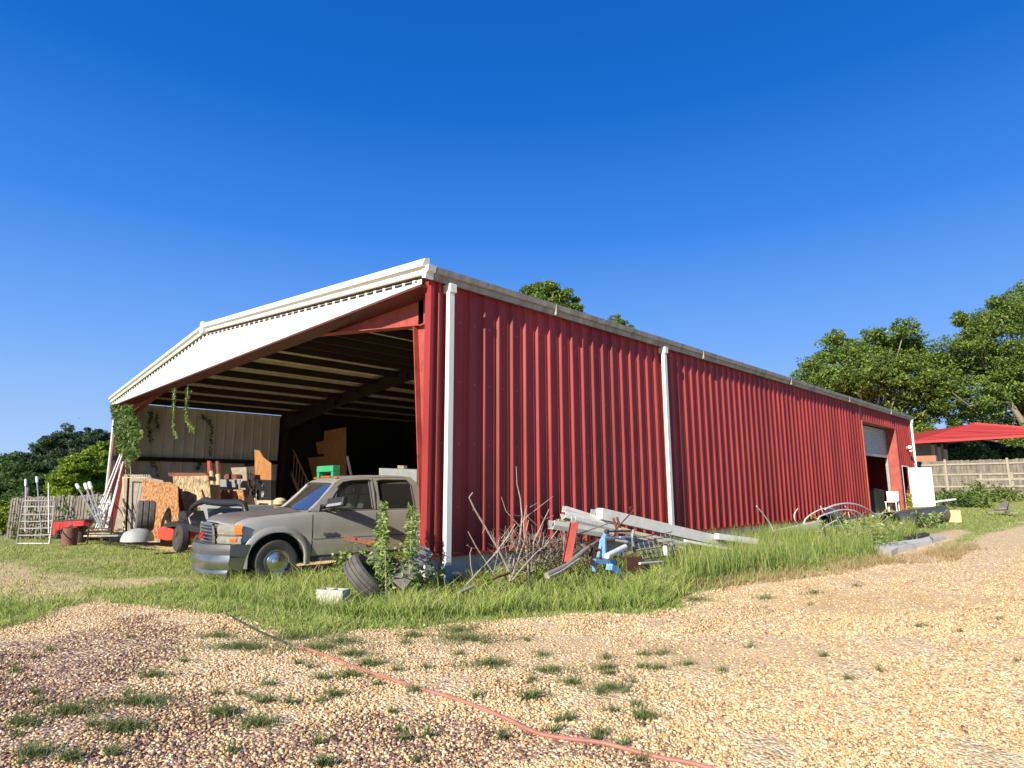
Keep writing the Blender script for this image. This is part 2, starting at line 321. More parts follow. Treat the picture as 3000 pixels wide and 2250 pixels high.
m1 = N(nt, 'ShaderNodeMixRGB'); L(lt.outputs[0], m1.inputs[0]); L(r1.outputs[0], m1.inputs[1]); L(r2.outputs[0], m1.inputs[2])
n1 = N(nt, 'ShaderNodeTexNoise', Scale=1.1, Detail=6.0, Roughness=.7); L(tc.outputs['Object'], n1.inputs['Vector'])
rs = N(nt, 'ShaderNodeValToRGB'); L(n1.outputs[0], rs.inputs[0]); rs.color_ramp.elements[0].position = .3; rs.color_ramp.elements[1].position = .7; rs.color_ramp.elements[0].color = (.62, .39, .17, 1); rs.color_ramp.elements[1].color = (.80, .60, .33, 1)
n2 = N(nt, 'ShaderNodeTexNoise', Scale=9.0, Detail=6.0, Roughness=.7); L(tc.outputs['Object'], n2.inputs['Vector'])
ma = N(nt, 'ShaderNodeMath', operation='MULTIPLY_ADD'); L(se.outputs[2], ma.inputs[0]); ma.inputs[1].default_value = .6; ma.inputs[2].default_value = .10
m2 = N(nt, 'ShaderNodeMixRGB'); L(ma.outputs[0], m2.inputs[0]); L(m1.outputs[0], m2.inputs[1]); L(rs.outputs[0], m2.inputs[2])
rg = N(nt, 'ShaderNodeValToRGB'); L(n2.outputs[0], rg.inputs[0]); rg.color_ramp.elements[0].position = .35; rg.color_ramp.elements[1].position = .65; rg.color_ramp.elements[0].color = (.16, .20, .045, 1); rg.color_ramp.elements[1].color = (.42, .43, .15, 1)
m3 = N(nt, 'ShaderNodeMixRGB'); L(se.outputs[0], m3.inputs[0]); L(m2.outputs[0], m3.inputs[1]); L(rg.outputs[0], m3.inputs[2])
L(m3.outputs[0], b.inputs['Base Color']); b.inputs['Roughness'].default_value = .9; b.inputs['Specular IOR Level'].default_value = .2
bp = N(nt, 'ShaderNodeBump', Strength=.9, Distance=.015); bp.invert = True; L(vo.outputs['Distance'], bp.inputs['Height']); L(bp.outputs[0], b.inputs['Normal'])
tag(npmesh('ground', V, Fq, gm, col, smooth=True), kind='structure')
# ------------------------------------------------------------------ pebbles lying on the gravel
def screen_ground(n, x0, x1, y0, y1, pw=1.0):
    px = rng.uniform(x0, x1, n); py = y0 + (y1 - y0) * rng.uniform(0, 1, n) ** pw
    d = np.array(FW)[None] + np.outer((px - 1500) / F_PX, np.array(RT)) - np.outer((py - 1125) / F_PX, np.array(UP))
    z = np.zeros(n)
    for _ in range(10):
        t = (z - CAM.z) / d[:, 2]; x = CAM.x + d[:, 0] * t; y = CAM.y + d[:, 1] * t; z = .5 * z + .5 * gz(x, y)
    ok = (t > 0) & (t < 200); return x[ok], y[ok], gz(x[ok], y[ok]), t[ok], px[ok], py[ok]
def pebbles(name, n, y0, y1, r0, r1, ico, pw=1.0):
    x, y, z, t, px, py = screen_ground(n, -1100, 4100, y0, y1, pw)
    pr = 1 - .93 * (gmask(x, y) > .3) - .6 * (smask(x, y) > .5); k = rng.uniform(0, 1, len(x)) < pr; x, y, z, t = x[k], y[k], z[k], t[k]; n = len(x)
    if ico:
        p = (1 + 5 ** .5) / 2; B = np.array([(-1, p, 0), (1, p, 0), (-1, -p, 0), (1, -p, 0), (0, -1, p), (0, 1, p), (0, -1, -p), (0, 1, -p), (p, 0, -1), (p, 0, 1), (-p, 0, -1), (-p, 0, 1)]) / 1.9
        FB = np.array([(0, 11, 5), (0, 5, 1), (0, 1, 7), (0, 7, 10), (0, 10, 11), (1, 5, 9), (5, 11, 4), (11, 10, 2), (10, 7, 6), (7, 1, 8), (3, 9, 4), (3, 4, 2), (3, 2, 6), (3, 6, 8), (3, 8, 9), (4, 9, 5), (2, 4, 11), (6, 2, 10), (8, 6, 7), (9, 8, 1)])
    else:
        B = np.array([(1, 0, 0), (0, 1, 0), (-1, 0, 0), (0, -1, 0), (0, 0, 1), (0, 0, -1.)]); FB = np.array([(0, 1, 4), (1, 2, 4), (2, 3, 4), (3, 0, 4), (1, 0, 5), (2, 1, 5), (3, 2, 5), (0, 3, 5)])
    nb = len(B); r = rng.uniform(r0, r1, n) * rng.choice([.7, 1, 1, 1.35], n)
    P = B[None] * (1 + rng.uniform(-.25, .25, (n, nb, 1))) * (r[:, None] * np.stack([np.ones(n), rng.uniform(.6, .95, n), rng.uniform(.4, .75, n)], 1))[:, None, :]
    th = rng.uniform(0, 6.28, n); c, s = np.cos(th)[:, None], np.sin(th)[:, None]; tl = rng.uniform(-.5, .5, n)[:, None]
    Xp = P[..., 0] * c - P[..., 1] * s; Yp = P[..., 0] * s + P[..., 1] * c; Zp = P[..., 2] + Xp * tl
    V = np.stack([Xp + x[:, None], Yp + y[:, None], Zp + z[:, None] + (r * .25)[:, None]], -1).reshape(-1, 3)
    F = (FB[None] + (np.arange(n) * nb)[:, None, None]).reshape(-1, 3)
    tanp = np.array([(.70, .52, .28), (.77, .62, .37), (.58, .37, .17), (.66, .45, .22), (.80, .69, .46), (.50, .32, .17), (.30, .19, .12)]); purp = np.array([(.22, .12, .09), (.31, .18, .14), (.15, .085, .07), (.44, .29, .21)])
    isp = rng.uniform(0, 1, n) < (pmask(x, y) * .72 + .02); c = np.where(isp[:, None], purp[rng.integers(0, 4, n)], tanp[rng.choice(7, n, p=[.2, .2, .15, .2, .12, .08, .05])]) * rng.uniform(.85, 1.15, (n, 1))
    tag(npmesh(name, V, F, 'stone', np.repeat(c, nb, 0)), 'loose tan, cream and purple-brown pebbles scattered over the gravel lot', 'gravel', kind='stuff')
pebbles('gravel', 175000, 1850, 2800, .0075, .0135, True, .95)
pebbles('fine_gravel', 110000, 1590, 1860, .009, .017, False, .8)
# ------------------------------------------------------------------ grass
def blades(name, x, y, z, h, wd, ctip, cbase, label, cat, lean=.75, rise=0):
    n = len(x); th = rng.uniform(0, 6.28, n); ph = rng.uniform(0, 6.28, n); le = h * rng.uniform(.1, 1, n) * lean * 1.6
    dx, dy = np.cos(th), np.sin(th); wx, wy = np.cos(ph) * wd / 2, np.sin(ph) * wd / 2
    def pt(f, l, s): return np.stack([x + dx * le * l + wx * s, y + dy * le * l + wy * s, z + h * f - .01], -1)
    V = np.stack([pt(0, 0, -1), pt(0, 0, 1), pt(.55, .3, -.8), pt(.55, .3, .8), pt(1 - .12 * lean, 1, 0)], 1).reshape(-1, 3)
    F = (np.array([(0, 1, 2), (1, 3, 2), (2, 3, 4)])[None] + (np.arange(n) * 5)[:, None, None]).reshape(-1, 3)
    ct = np.array(ctip)[rng.integers(0, len(ctip), n)] * rng.uniform(.75, 1.2, (n, 1)); cb = np.array(cbase)[None] * rng.uniform(.8, 1.2, (n, 1))
    C = np.stack([cb, cb, .5 * (cb + ct), .5 * (cb + ct), ct], 1).reshape(-1, 3)
    return tag(npmesh(name, V, F, 'grass', C), label, cat, kind='stuff')
GT = [(.46, .60, .11), (.60, .72, .16), (.30, .46, .08), (.72, .68, .28), (.50, .64, .13), (.78, .62, .36)]; GB = (.20, .28, .06)
x, y, z, t, px, py = screen_ground(430000, -1100, 4100, 1446, 1900)
jx, jy = x + rng.normal(0, .10, len(x)), y + rng.normal(0, .10, len(x)); gmv = gmask(jx, jy); tall = inpoly(x, y, TALL); stem = inpoly(x, y, STEM); dn = fnoise(x, y, 1.7, 3)
dn2 = fnoise(x, y, 5.5, 21); k = (rng.uniform(0, 1, len(x)) < gmv * np.clip(.68 + .4 * dn + .35 * dn2, .08, 1)) & (t < 45)
# keep the truck footprint and the slab clear
k &= ~((x > -5) & (x < -3.3) & (y > -.9) & (y < 4))
x, y, z, t, tall, stem = x[k], y[k], z[k], t[k], tall[k], stem[k]
hh = np.where(stem, .15, np.where(tall, .21, .075)) * np.clip(1 + .45 * fnoise(x, y, 1.3, 5) + .4 * fnoise(x, y, 6, 15), .3, 2) * rng.uniform(.4, 1.6, len(x)) * np.where(rng.uniform(0, 1, len(x)) < .02, 2.0, 1); hh = np.clip(hh, .03, .5)
wd = .0045 + .0007 * np.minimum(t, 30)
blades('lawn_grass', x, y, z, hh, wd, GT, GB, 'long bright green grass growing round the truck and the barn corner', 'grass')
# tall weeds along the wall
def patch(n, poly, pr=None):
    xs = [p[0] for p in poly]; ys = [p[1] for p in poly]; x = rng.uniform(min(xs), max(xs), n); y = rng.uniform(min(ys), max(ys), n); k = inpoly(x, y, poly); x, y = x[k], y[k]
    if pr: k = rng.uniform(0, 1, len(x)) < pr(x, y); x, y = x[k], y[k]
    return x, y, gz(x, y)
x, y, z = patch(90000, STEM, lambda x, y: ~inpoly(x, y, SLABW) * np.clip(.42 + .5 * fnoise(x, y, 2.0, 6), .0, 1) * (x > .25) * .5)
h = rng.uniform(.2, .62, len(x)) * (1 + .25 * fnoise(x, y, 1.2, 8)); h = np.clip(h, .15, .85)
blades('tall_weeds', x, y, z, h, rng.uniform(.007, .013, len(x)), [(.26, .42, .08), (.38, .52, .11), (.20, .34, .06), (.50, .50, .17), (.60, .46, .22)], (.18, .26, .07), 'tall upright green weeds growing along the foot of the red wall', 'weeds', lean=.22)
# dry straw on the gravel edge
DRY = W2([(1440, 1280), (1560, 1272), (1700, 1256), (1830, 1240), (1900, 1222), (2060, 1215), (2120, 1180), (1980, 1180), (1800, 1208), (1650, 1228), (1500, 1250)])
x, y, z = patch(36000, DRY, lambda x, y: ~inpoly(x, y, SLABW) * np.clip(.45 + .5 * fnoise(x, y, 2.4, 12), 0, 1))
blades('dry_grass', x, y, z, rng.uniform(.05, .2, len(x)), rng.uniform(.006, .011, len(x)), [(.62, .45, .25), (.55, .42, .22), (.4, .36, .15), (.7, .55, .33)], (.4, .28, .15), 'straw-coloured dry grass fringe between gravel and weeds', 'dry grass', lean=.7)
# low tufts creeping on the gravel
TUFT = [(470, 1376, 46, 7), (520, 1400, 90, 9), (690, 1402, 60, 8), (760, 1418, 50, 7), (640, 1378, 70, 8), (740, 1388, 50, 8), (1000, 1384, 70, 12), (985, 1366, 50, 9), (890, 1376, 34, 5), (1055, 1442, 50, 8), (1172, 1422, 20, 4), (1190, 1456, 38, 6), (1305, 1448, 28, 4), (1420, 1448, 26, 4), (1235, 1482, 22, 5), (1318, 1494, 40, 8), (1150, 1512, 34, 6), (1390, 1552, 22, 9), (800, 1440, 40, 6), (755, 1465, 30, 6), (330, 1462, 40, 5), (300, 1520, 70, 8), (150, 1540, 60, 8), (45, 1565, 30, 7), (480, 1545, 40, 8), (560, 1570, 40, 9), (260, 1575, 50, 10), (70, 1630, 30, 9), (150, 1640, 24, 7), (1650, 1298, 26, 4), (1760, 1290, 22, 4), (1500, 1300, 60, 6), (1940, 1230, 30, 3), (2100, 1206, 60, 3), (1850, 1278, 18, 3), (1620, 1400, 14, 2), (1985, 1364, 18, 2), (1480, 1440, 20, 3), (1560, 1452, 12, 2), (900, 1500, 20, 4), (1230, 1560, 16, 4), (700, 1470, 24, 4)]
xs = []; ys = []; _r = random.Random(2)
for _ in range(65): TUFT.append((_r.uniform(-80, 1450), _r.uniform(1370, 1660), _r.uniform(6, 16), _r.uniform(2, 4)))
for _ in range(14): TUFT.append((_r.uniform(900, 2212), _r.uniform(1290, 1480), _r.uniform(5, 12), _r.uniform(1, 2.5)))
for cx, cy, rx, ry in TUFT:
    n = int(20 + rx * ry * 1.3); a = rng.uniform(0, 6.28, n); rr = np.abs(rng.normal(0, .8, n)) * (1 + .35 * np.sin(3 * a + cx) + .3 * np.sin(7 * a + cy))
    for u, v in zip(cx + rx * rr * np.cos(a), cy + ry * rr * np.sin(a)):
        q = onz(u * 1.3562, v * 1.3562, 0); xs.append(q.x); ys.append(q.y)
x = np.array(xs); y = np.array(ys); z = gz(x, y)
blades('grass_tufts', x, y, z, rng.uniform(.02, .10, len(x)), rng.uniform(.004, .008, len(x)), [(.20, .29, .09), (.29, .38, .12), (.38, .44, .16), (.16, .24, .08), (.55, .48, .25)], (.11, .15, .05), 'low dark green grass tufts creeping over the gravel', 'grass tufts', lean=1.1)
# ------------------------------------------------------------------ the metal barn
W, LEN, ZE, ZR, ZB, Y2 = 20.9, 30.8, 5.2, 6.16, .53, 6.97
barn = empty('metal_barn', (0, 0, 0), label='long red ribbed metal barn with open front bay, white gable trim and low pitched roof', cat='barn')
PIT = .35
def rib_prof(a, b, pit=PIT, d=.045, fl=.035, top=.03, off=.12, minor=0):
    out = [(a, 0)]; t = a + off
    while t + 2 * fl + top < b:
        if minor and t - .075 > out[-1][0]: out += [(t - .075, 0), (t - .060, minor), (t - .048, minor), (t - .036, 0)]
        out += [(t, 0), (t + fl, d), (t + fl + top, d), (t + 2 * fl + top, 0)]
        t += pit
    return out + [(b, 0)]
def ribwall(prof, fn0, fn1, th=None):            # sheet between two edges; fn(t, depth) -> point
    s = MB(); vs = []; fs = []
    for i, (t, d) in enumerate(prof): vs += [fn0(t, d), fn1(t, d)]
    for i in range(len(prof) - 1): fs.append((2 * i, 2 * i + 2, 2 * i + 3, 2 * i + 1))
    return s.add(vs, fs)
def side(a, b, z0, z1, off=.12): return ribwall(rib_prof(a, b, off=off, d=.05, minor=.016), lambda t, d: (d, t, z0), lambda t, d: (d, t, z1))
OY0, OY1, OZ = 22.9, 27.95, 4.35; DY0, DY1, DZ = 28.45, 29.5, 2.6
ws = MB(); k = lambda a: (.48 - a) % PIT
for a, b_, z0, z1 in ((0, OY0, ZB, 5.12), (OY0, OY1, OZ, 5.12), (OY1, DY0, ZB, 5.12), (DY0, DY1, DZ, 5.12), (DY1, LEN, ZB, 5.12)):
    q = side(a, b_, z0, z1, off=k(a)); ws.add(q.v, q.f)
wm = M['red'].copy(); wm.name = 'red_wall_sheets'; nt = wm.node_tree; L = nt.links.new; bs = nt.nodes['Principled BSDF']; src = bs.inputs['Base Color'].links[0].from_socket
tc = N(nt, 'ShaderNodeTexCoord'); sx_ = N(nt, 'ShaderNodeSeparateXYZ'); L(tc.outputs['Object'], sx_.inputs[0])
def MT(op, a, b_=None):
    n = N(nt, 'ShaderNodeMath', operation=op)
    for i, v in enumerate((a, b_)):
        if v is None: continue
        if isinstance(v, (int, float)): n.inputs[i].default_value = v
        else: L(v, n.inputs[i])
    return n.outputs[0]
pn = MT('FLOOR', MT('DIVIDE', sx_.outputs[1], 1.05)); wn = N(nt, 'ShaderNodeTexWhiteNoise', noise_dimensions='1D'); L(pn, wn.inputs['W'])   # each sheet has faded differently
tone = MT('ADD', MT('MULTIPLY', wn.outputs[0], .34), .80); mx = N(nt, 'ShaderNodeMixRGB', blend_type='MULTIPLY'); mx.inputs[0].default_value = 1; L(src, mx.inputs[1]); L(tone, mx.inputs[2])
dy = MT('ABSOLUTE', MT('SUBTRACT', MT('FRACT', MT('DIVIDE', sx_.outputs[1], PIT)), .92)); zz = MT('ABSOLUTE', MT('SUBTRACT', MT('FRACT', MT('ADD', MT('DIVIDE', sx_.outputs[2], 1.05), .3)), .5))   # rows of screws
sc_m = MT('MULTIPLY', MT('LESS_THAN', dy, .03), MT('LESS_THAN', zz, .011)); m9 = N(nt, 'ShaderNodeMixRGB'); m9.inputs[2].default_value = (.42, .16, .13, 1); L(sc_m, m9.inputs[0]); L(mx.outputs[0], m9.inputs[1]); L(m9.outputs[0], bs.inputs['Base Color'])
ws.build('side_wall', wm, barn, fix=False)
cr = MB(); cr.box((.0, -.012, ZB - .03), (.06, .05, 5.05)); cr.box((-.10, -.012, ZB - .03), (.0, 0, 5.05)); cr.build('corner_trim', 'red', barn)
cr = MB(); cr.box((-.01, LEN - .04, ZB), (.055, LEN + .06, 5.05)); cr.build('corner_trim', 'red', barn)
bt = MB(); bt.box((-.02, 0, ZB - .05), (.055, OY0, ZB - .004)); bt.box((-.02, OY1, ZB - .05), (.055, DY0, ZB - .004)); bt.build('base_trim', 'red', barn)
fd = MB(); fd.box((-.2, .05, -.5), (-.03, LEN, ZB - .05)); fd.box((-.30, OY0, -.4), (.12, OY1, .44)); fd.build('foundation', 'conc', barn)
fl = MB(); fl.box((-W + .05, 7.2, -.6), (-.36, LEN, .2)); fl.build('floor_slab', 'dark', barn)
# jambs of the roll-up door opening
jb = MB(); jb.box((-.5, OY1, .42), (.05, OY1 + .02, OZ)); jb.box((.02, OY1 + .021, .42), (.062, OY1 + .16, OZ + .1)); jb.build('door_jamb', 'redframe', barn)
jb = MB(); jb.box((-.3, OY0 - .06, .42), (.058, OY0, OZ)); jb.box((-.3, OY0, OZ), (.056, OY1, OZ + .05)); jb.build('door_jamb', 'redframe', barn)
sh = MB(); z = 3.1; pr = []
while z < OZ: pr += [(-.44, z), (-.40, z + .02), (-.40, z + .055), (-.44, z + .075)]; z += .09
sh.add([(a, y_, z_) for a, z_ in pr for y_ in (OY0 - .5, OY1 - .12)], [(2 * i, 2 * i + 1, 2 * i + 3, 2 * i + 2) for i in range(len(pr) - 1)])
sho = sh.build('roll_up_door', 'shutter', barn, fix=False)
bb = MB(); bb.box((-.47, OY0 - .5, 2.98), (-.37, OY1 - .12, 3.1)); bb.build('bottom_bar', 'steel', sho)
tr = MB(); tr.box((-.48, OY1 - .12, .4), (-.36, OY1 - .03, OZ)); tr.build('door_track', 'steel', barn)
hd = MB(); hd.box((-2.6, OY0 - 1, .3), (-2.5, 29.5, 2.75)); hd.build('inner_partition', 'greybox', barn); hd = MB(); hd.box((-2.6, OY0 - 1, 2.6), (-2.45, 29.5, 2.95)); hd.build('beam', 'dark', barn)
# walk door, swung open
wd = empty('walk_door', (.06, 29.62, .47), 0); wd.parent = barn
sl_ = MB(); a = Vector((.97, .42, 0)).normalized(); n_ = Vector((-a.y, a.x, 0))
sl_.obox((0, 0, 0), a * .96, n_ * .045, (0, 0, 2.06)); sl_.build('door_slab', 'door', wd, bevel=.004)
kn = MB(); kn.lathe([(.0, -.06), (.03, -.055), (.032, -.03), (.012, -.02), (.012, 0), (.035, 0)], 10, tuple(a * .88 + Vector((0, 0, .93))), 'y'); kn.build('door_knob', 'steel', wd, smooth=True)
sl_ = MB(); sl_.box((.055, 29.5, .47), (.075, 29.62, 2.6)); sl_.box((.056, DY0 - .05, .47), (.07, DY0, 2.62)); sl_.box((.056, DY0, 2.56), (.07, DY1, 2.62)); sl_.build('door_frame', 'white', barn)
hd = MB(); hd.box((-.6, DY0, .4), (-.5, DY1, 2.6)); hd.build('door_recess', 'greybox', barn)
# flood light
fl = empty('flood_light', (.05, 29.75, 3.52)); fl.parent = barn
q = MB(); q.box((0, -.07, -.07), (.03, .07, .07)); q.bar((.03, 0, 0), (.14, -.05, -.02), .025); q.build('bracket', 'steel', fl)
q = MB(); q.lathe([(.02, .06), (.05, .03), (.09, -.08), (.085, -.085), (.0, -.07)], 12, (.17, -.08, .03), 'y'); q.build('lamp_head', 'pvc', fl, smooth=True)
q = MB(); q.lathe([(.02, .06), (.05, .03), (.075, -.06), (.0, -.05)], 12, (.17, .05, -.12), 'y'); q.build('lamp_head', 'pvc', fl, smooth=True)
# eave gutter and downspouts
gp = [(.05, 5.0), (.10, 4.985), (.115, 5.07), (.17, 5.10), (.20, 5.2), (.19, 5.205), (.165, 5.115), (.05, 5.10)]
q = MB(); q.prism([(a, 0, z) for a, z in [(.02, 5.02), (.12, 4.995), (.135, 5.085), (.185, 5.105), (.205, 5.205), (.02, 5.2)]], (0, LEN + .1, 0)); q.build('gutter', 'gutter', barn)
q = MB(); q.prism([(a, -.02, z) for a, z in [(.02, 5.02), (.125, 4.99), (.14, 5.085), (.19, 5.105), (.21, 5.21), (.02, 5.205)]], (0, -.16, 0)); q.build('gutter_end_cap', 'white', barn)
for i in range(5): q = MB(); q.box((.02, 3 + i * 6, 4.99), (.209, 3.012 + i * 6, 5.209)); q.build('gutter_joint', 'gutter', barn)
for yy, zb_ in ((.36, .36), (7.13, ZB + .1), (LEN + .12, 1.3)):
    q = MB(); q.box((.07, yy - .06, zb_), (.16, yy + .06, 5.0)); o = q.build('downspout', 'downsp', barn, bevel=.01)
    q = MB(); q.box((.0, yy - .065, 4.85), (.20, yy + .065, 5.0)); q.build('outlet', 'downsp', o)
    if yy < 1: q = MB(); q.box((.06, yy - .07, -.05), (.17, yy + .07, .36)); q.build('boot', 'blueboot', o)
# roof
pr = rib_prof(-.12, LEN + .1, pit=.3, d=.04)
def roof(m, dz, name):
    for x0, x1, z0, z1 in ((.12, -W / 2, ZE, ZR), (-W - .12, -W / 2, ZE, ZR)):
        ribwall(pr, lambda t, d: (x0, t, z0 + d + dz - .04), lambda t, d: (x1, t, z1 + d + dz - .04)).build(name, m, barn, fix=False)
roof('rooftop', 0, 'roof'); roof('roofin', -.02, 'roof_underside')
q = MB(); q.box((-W / 2 - .25, -.1, ZR + .02), (-W / 2 + .25, LEN, ZR + .05)); q.build('ridge_cap', 'white', barn)
# white rake trim with its moulded section, both slopes
sec = [(0, .0), (-.05, .005), (-.07, .03), (-.06, .10), (-.13, .13), (-.14, .16), (-.09, .27), (-.02, .29), (0, .29)]   # (y, z)
for xa, xb in ((.12, -W / 2 - .0), (-W - .14, -W / 2 - .0)):
    za, zb_ = ZE - .14, ZR - .12
    q = MB(); vs = [(xa, -.1 + a, za + b_) for a, b_ in sec] + [(xb, -.1 + a, zb_ + b_) for a, b_ in sec]; n = len(sec)
    q.add(vs, [(i, (i + 1) % n, (i + 1) % n + n, i + n) for i in range(n)] + [tuple(range(n)), tuple(range(2 * n - 1, n - 1, -1))]); q.build('rake_trim', 'white', barn)
q = MB(); q.prism([(-W / 2 - .12, -.26, ZR - .16), (-W / 2 + .12, -.26, ZR - .16), (-W / 2 + .12, -.26, ZR + .17), (-W / 2, -.26, ZR + .185), (-W / 2 - .12, -.26, ZR + .17)], (0, .25, 0)); q.build('peak_cap', 'white', barn)
# gable sheet hanging down to eave level, ribs show at its lower face
ZS = 4.93
def rz(x): return ZE - .14 + (ZR - ZE) * (1 - abs(x + W / 2) / (W / 2))
pr = rib_prof(-W + .05, -.06, pit=.3048, d=.03, off=.1); V_ = MB(); vs = []
for t, d in pr: vs += [(t, -.12 - d * .8, ZS), (t, -.12 - d * .8, rz(t) - .035)]
V_.add(vs, [(2 * i, 2 * i + 2, 2 * i + 3, 2 * i + 1) for i in range(len(pr) - 1)]); V_.build('gable_panel', 'wpanel', barn, fix=False)
q = MB(); q.prism([(-W + .2, -.124, rz(-W + .2) - .085), (-W / 2, -.124, rz(-W / 2) - .085), (-.2, -.124, rz(-.2) - .085), (-.2, -.124, rz(-.2) - .045), (-W / 2, -.124, rz(-W / 2) - .045), (-W + .2, -.124, rz(-W + .2) - .045)], (0, -.004, 0))
q.build('closure_gap', 'dark', barn)
q = MB(); q.box((-W + .02, -.16, ZS - .045), (-.04, .3, ZS - .003)); q.build('gable_bottom_trim', 'maroon', barn)
# rigid frames
def frame(y, m, name):
    cw = .15 if name == 'front' else 0
    def bot(x):                                  # underside of the rafter
        e = min(-x, W + x); top = 5.0 + (ZR - ZE) * (1 - abs(x + W / 2) / (W / 2))
        if e < 5.2: return 4.42 + (e - .55) / 4.65 * (top - .42 - 4.42)
        return top - .42 - .0
    for sx in (0, 1):
        f = (lambda x: x) if sx == 0 else (lambda x: -W - x)
        # column web and flanges
        q = MB(); q.prism([(f(-.06), y, 0), (f(-.2 - cw), y, 0), (f(-.62 - cw), y, 4.42), (f(-.62 - cw), y, 5.0), (f(-.06), y, 4.98)], (0, .012, 0))
        q.obox((f(-.06), y - .1, -.1), (f(.02) - f(0), 0, 0), (0, .212, 0), (0, 0, 5.1))
        a0, a1 = Vector((f(-.2 - cw), y - .1, -.1)), Vector((f(-.62 - cw), y - .1, 4.42)); q.obox(a0, (f(-.02) - f(0), 0, 0), (0, .212, 0), a1 - a0)
        q.box((min(f(-.62), f(-.06)), y - .09, 4.40), (max(f(-.62), f(-.06)), y + .1, 4.42))
        q.build('column', m, barn)
    q = MB(); xs = [-.62, -5.2, -W / 2, -W + 5.2, -W + .62]; top = lambda x: 5.0 + (ZR - ZE) * (1 - abs(x + W / 2) / (W / 2))
    q.prism([(x, y, bot(x)) for x in xs] + [(x, y, top(x)) for x in xs[::-1]], (0, .012, 0))
    for i in range(4):
        a0, a1 = Vector((xs[i], y - .1, bot(xs[i]))), Vector((xs[i + 1], y - .1, bot(xs[i + 1]))); q.obox(a0, (0, .212, 0), (0, 0, -.018), a1 - a0)
        a0, a1 = Vector((xs[i], y - .1, top(xs[i]))), Vector((xs[i + 1], y - .1, top(xs[i + 1]))); q.obox(a0, (0, .212, 0), (0, 0, .015), a1 - a0)
    for x in xs[1:-1]: q.box((x - .008, y - .1, bot(x)), (x + .008, y + .11, top(x)))
    q.build('rafter', m, barn)
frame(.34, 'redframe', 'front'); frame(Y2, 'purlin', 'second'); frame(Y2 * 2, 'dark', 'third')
for z in (1.55, 2.85, 3.95): q = MB(); q.box((-.34 if z > 1.6 else -.26, .315, z), (-.07, .338, z + .13)); q.build('girt_clip', 'dark', barn)
# purlins and girts
for i in range(1, 8):
    for s_ in (1, -1):
        e = i * 1.38 + .1; z = 5.02 + (ZR - ZE) * e / (W / 2); x = -e if s_ > 0 else -W + e
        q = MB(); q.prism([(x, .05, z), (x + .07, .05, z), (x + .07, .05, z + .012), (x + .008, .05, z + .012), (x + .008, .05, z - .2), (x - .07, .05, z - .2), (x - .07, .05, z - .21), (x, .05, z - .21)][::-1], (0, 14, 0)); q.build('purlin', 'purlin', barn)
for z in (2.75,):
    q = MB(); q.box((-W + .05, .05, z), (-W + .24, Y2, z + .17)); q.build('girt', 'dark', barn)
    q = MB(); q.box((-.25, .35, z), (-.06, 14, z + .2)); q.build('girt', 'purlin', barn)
# left wall (lit bay), deep bay's shade painted as black on the wall sheet beyond and back partition, far walls
ribwall(rib_prof(0, Y2, pit=.42, d=.05), lambda t, d: (-W - .05 + d, t, -.3), lambda t, d: (-W - .05 + d, t, 5.1)).build('left_wall', 'galv', barn, fix=False)
q = MB(); q.box((-W - .06, -.03, -.45), (-W + .12, .03, 5.0)); q.build('corner_trim', 'white', barn)
q = MB(); q.box((-W - .05, Y2, -.5), (-W, LEN, 5.15)); q.build('left_wall_shade_sheet', 'dark', barn)
q = MB(); q.box((-W + .03, Y2 - .25, -.4), (-W + .1, Y2 - .16, 5.0)); q.build('wall_edge_trim', 'white', barn)
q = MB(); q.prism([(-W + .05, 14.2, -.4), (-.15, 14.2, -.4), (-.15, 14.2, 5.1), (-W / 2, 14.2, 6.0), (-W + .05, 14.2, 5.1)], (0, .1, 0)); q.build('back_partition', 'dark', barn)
q = MB(); q.prism([(-W, LEN, -.3), (-.02, LEN, -.3), (-.02, LEN, 5.1), (-W / 2, LEN, ZR - .1), (-W, LEN, 5.1)], (0, .04, 0)); q.build('end_wall', 'red', barn)
# strip light under the roof
q = MB(); q.box((-4.6, 8.0, 5.02), (-3.3, 8.12, 5.08)); tag(q.build('strip_light', 'pvc', barn), 'white fluorescent strip light under the roof')
# ------------------------------------------------------------------ the pickup truck (local: x across, +x driver's side; y back from the nose; z up)
truck = empty('pickup_truck', (-4.294, -1.75, -.12), R(-6), 'dusty pewter crew cab pickup truck with its nose out of the barn', 'pickup truck')
HUBF, HUBR, RW = .96, 4.85, .39
def interp(u, tab):
    for (a, p), (b, q) in zip(tab, tab[1:]):
        if u <= b: t = max(0, (u - a) / (b - a)); t = t * t * (3 - 2 * t) * .5 + t * .5; return p + (q - p) * t
    return tab[-1][1]
TZ = [(0, 1.06), (.06, 1.115), (.15, 1.155), (.4, 1.19), (1.0, 1.23), (1.5, 1.27), (1.62, 1.29), (2.2, 1.28), (6.1, 1.31)]
TW = [(0, .86), (.12, .90), (.4, .945), (.9, .965), (1.6, .965), (5.8, .965), (6.1, .94)]
BZ = [(0, .55), (.4, .5), (1.5, .40), (6.1, .42)]
def nose(v, u): return u + (.30 * (abs(v) / .95) ** 2.4) * max(0, 1 - u / .8)
us = [0, .04, .1, .2, .35, .55, .8, 1.05, 1.3, 1.5, 1.62, 1.8, 2.3, 3, 3.6, 4.1, 4.5, 5.2, 5.8, 6.1]
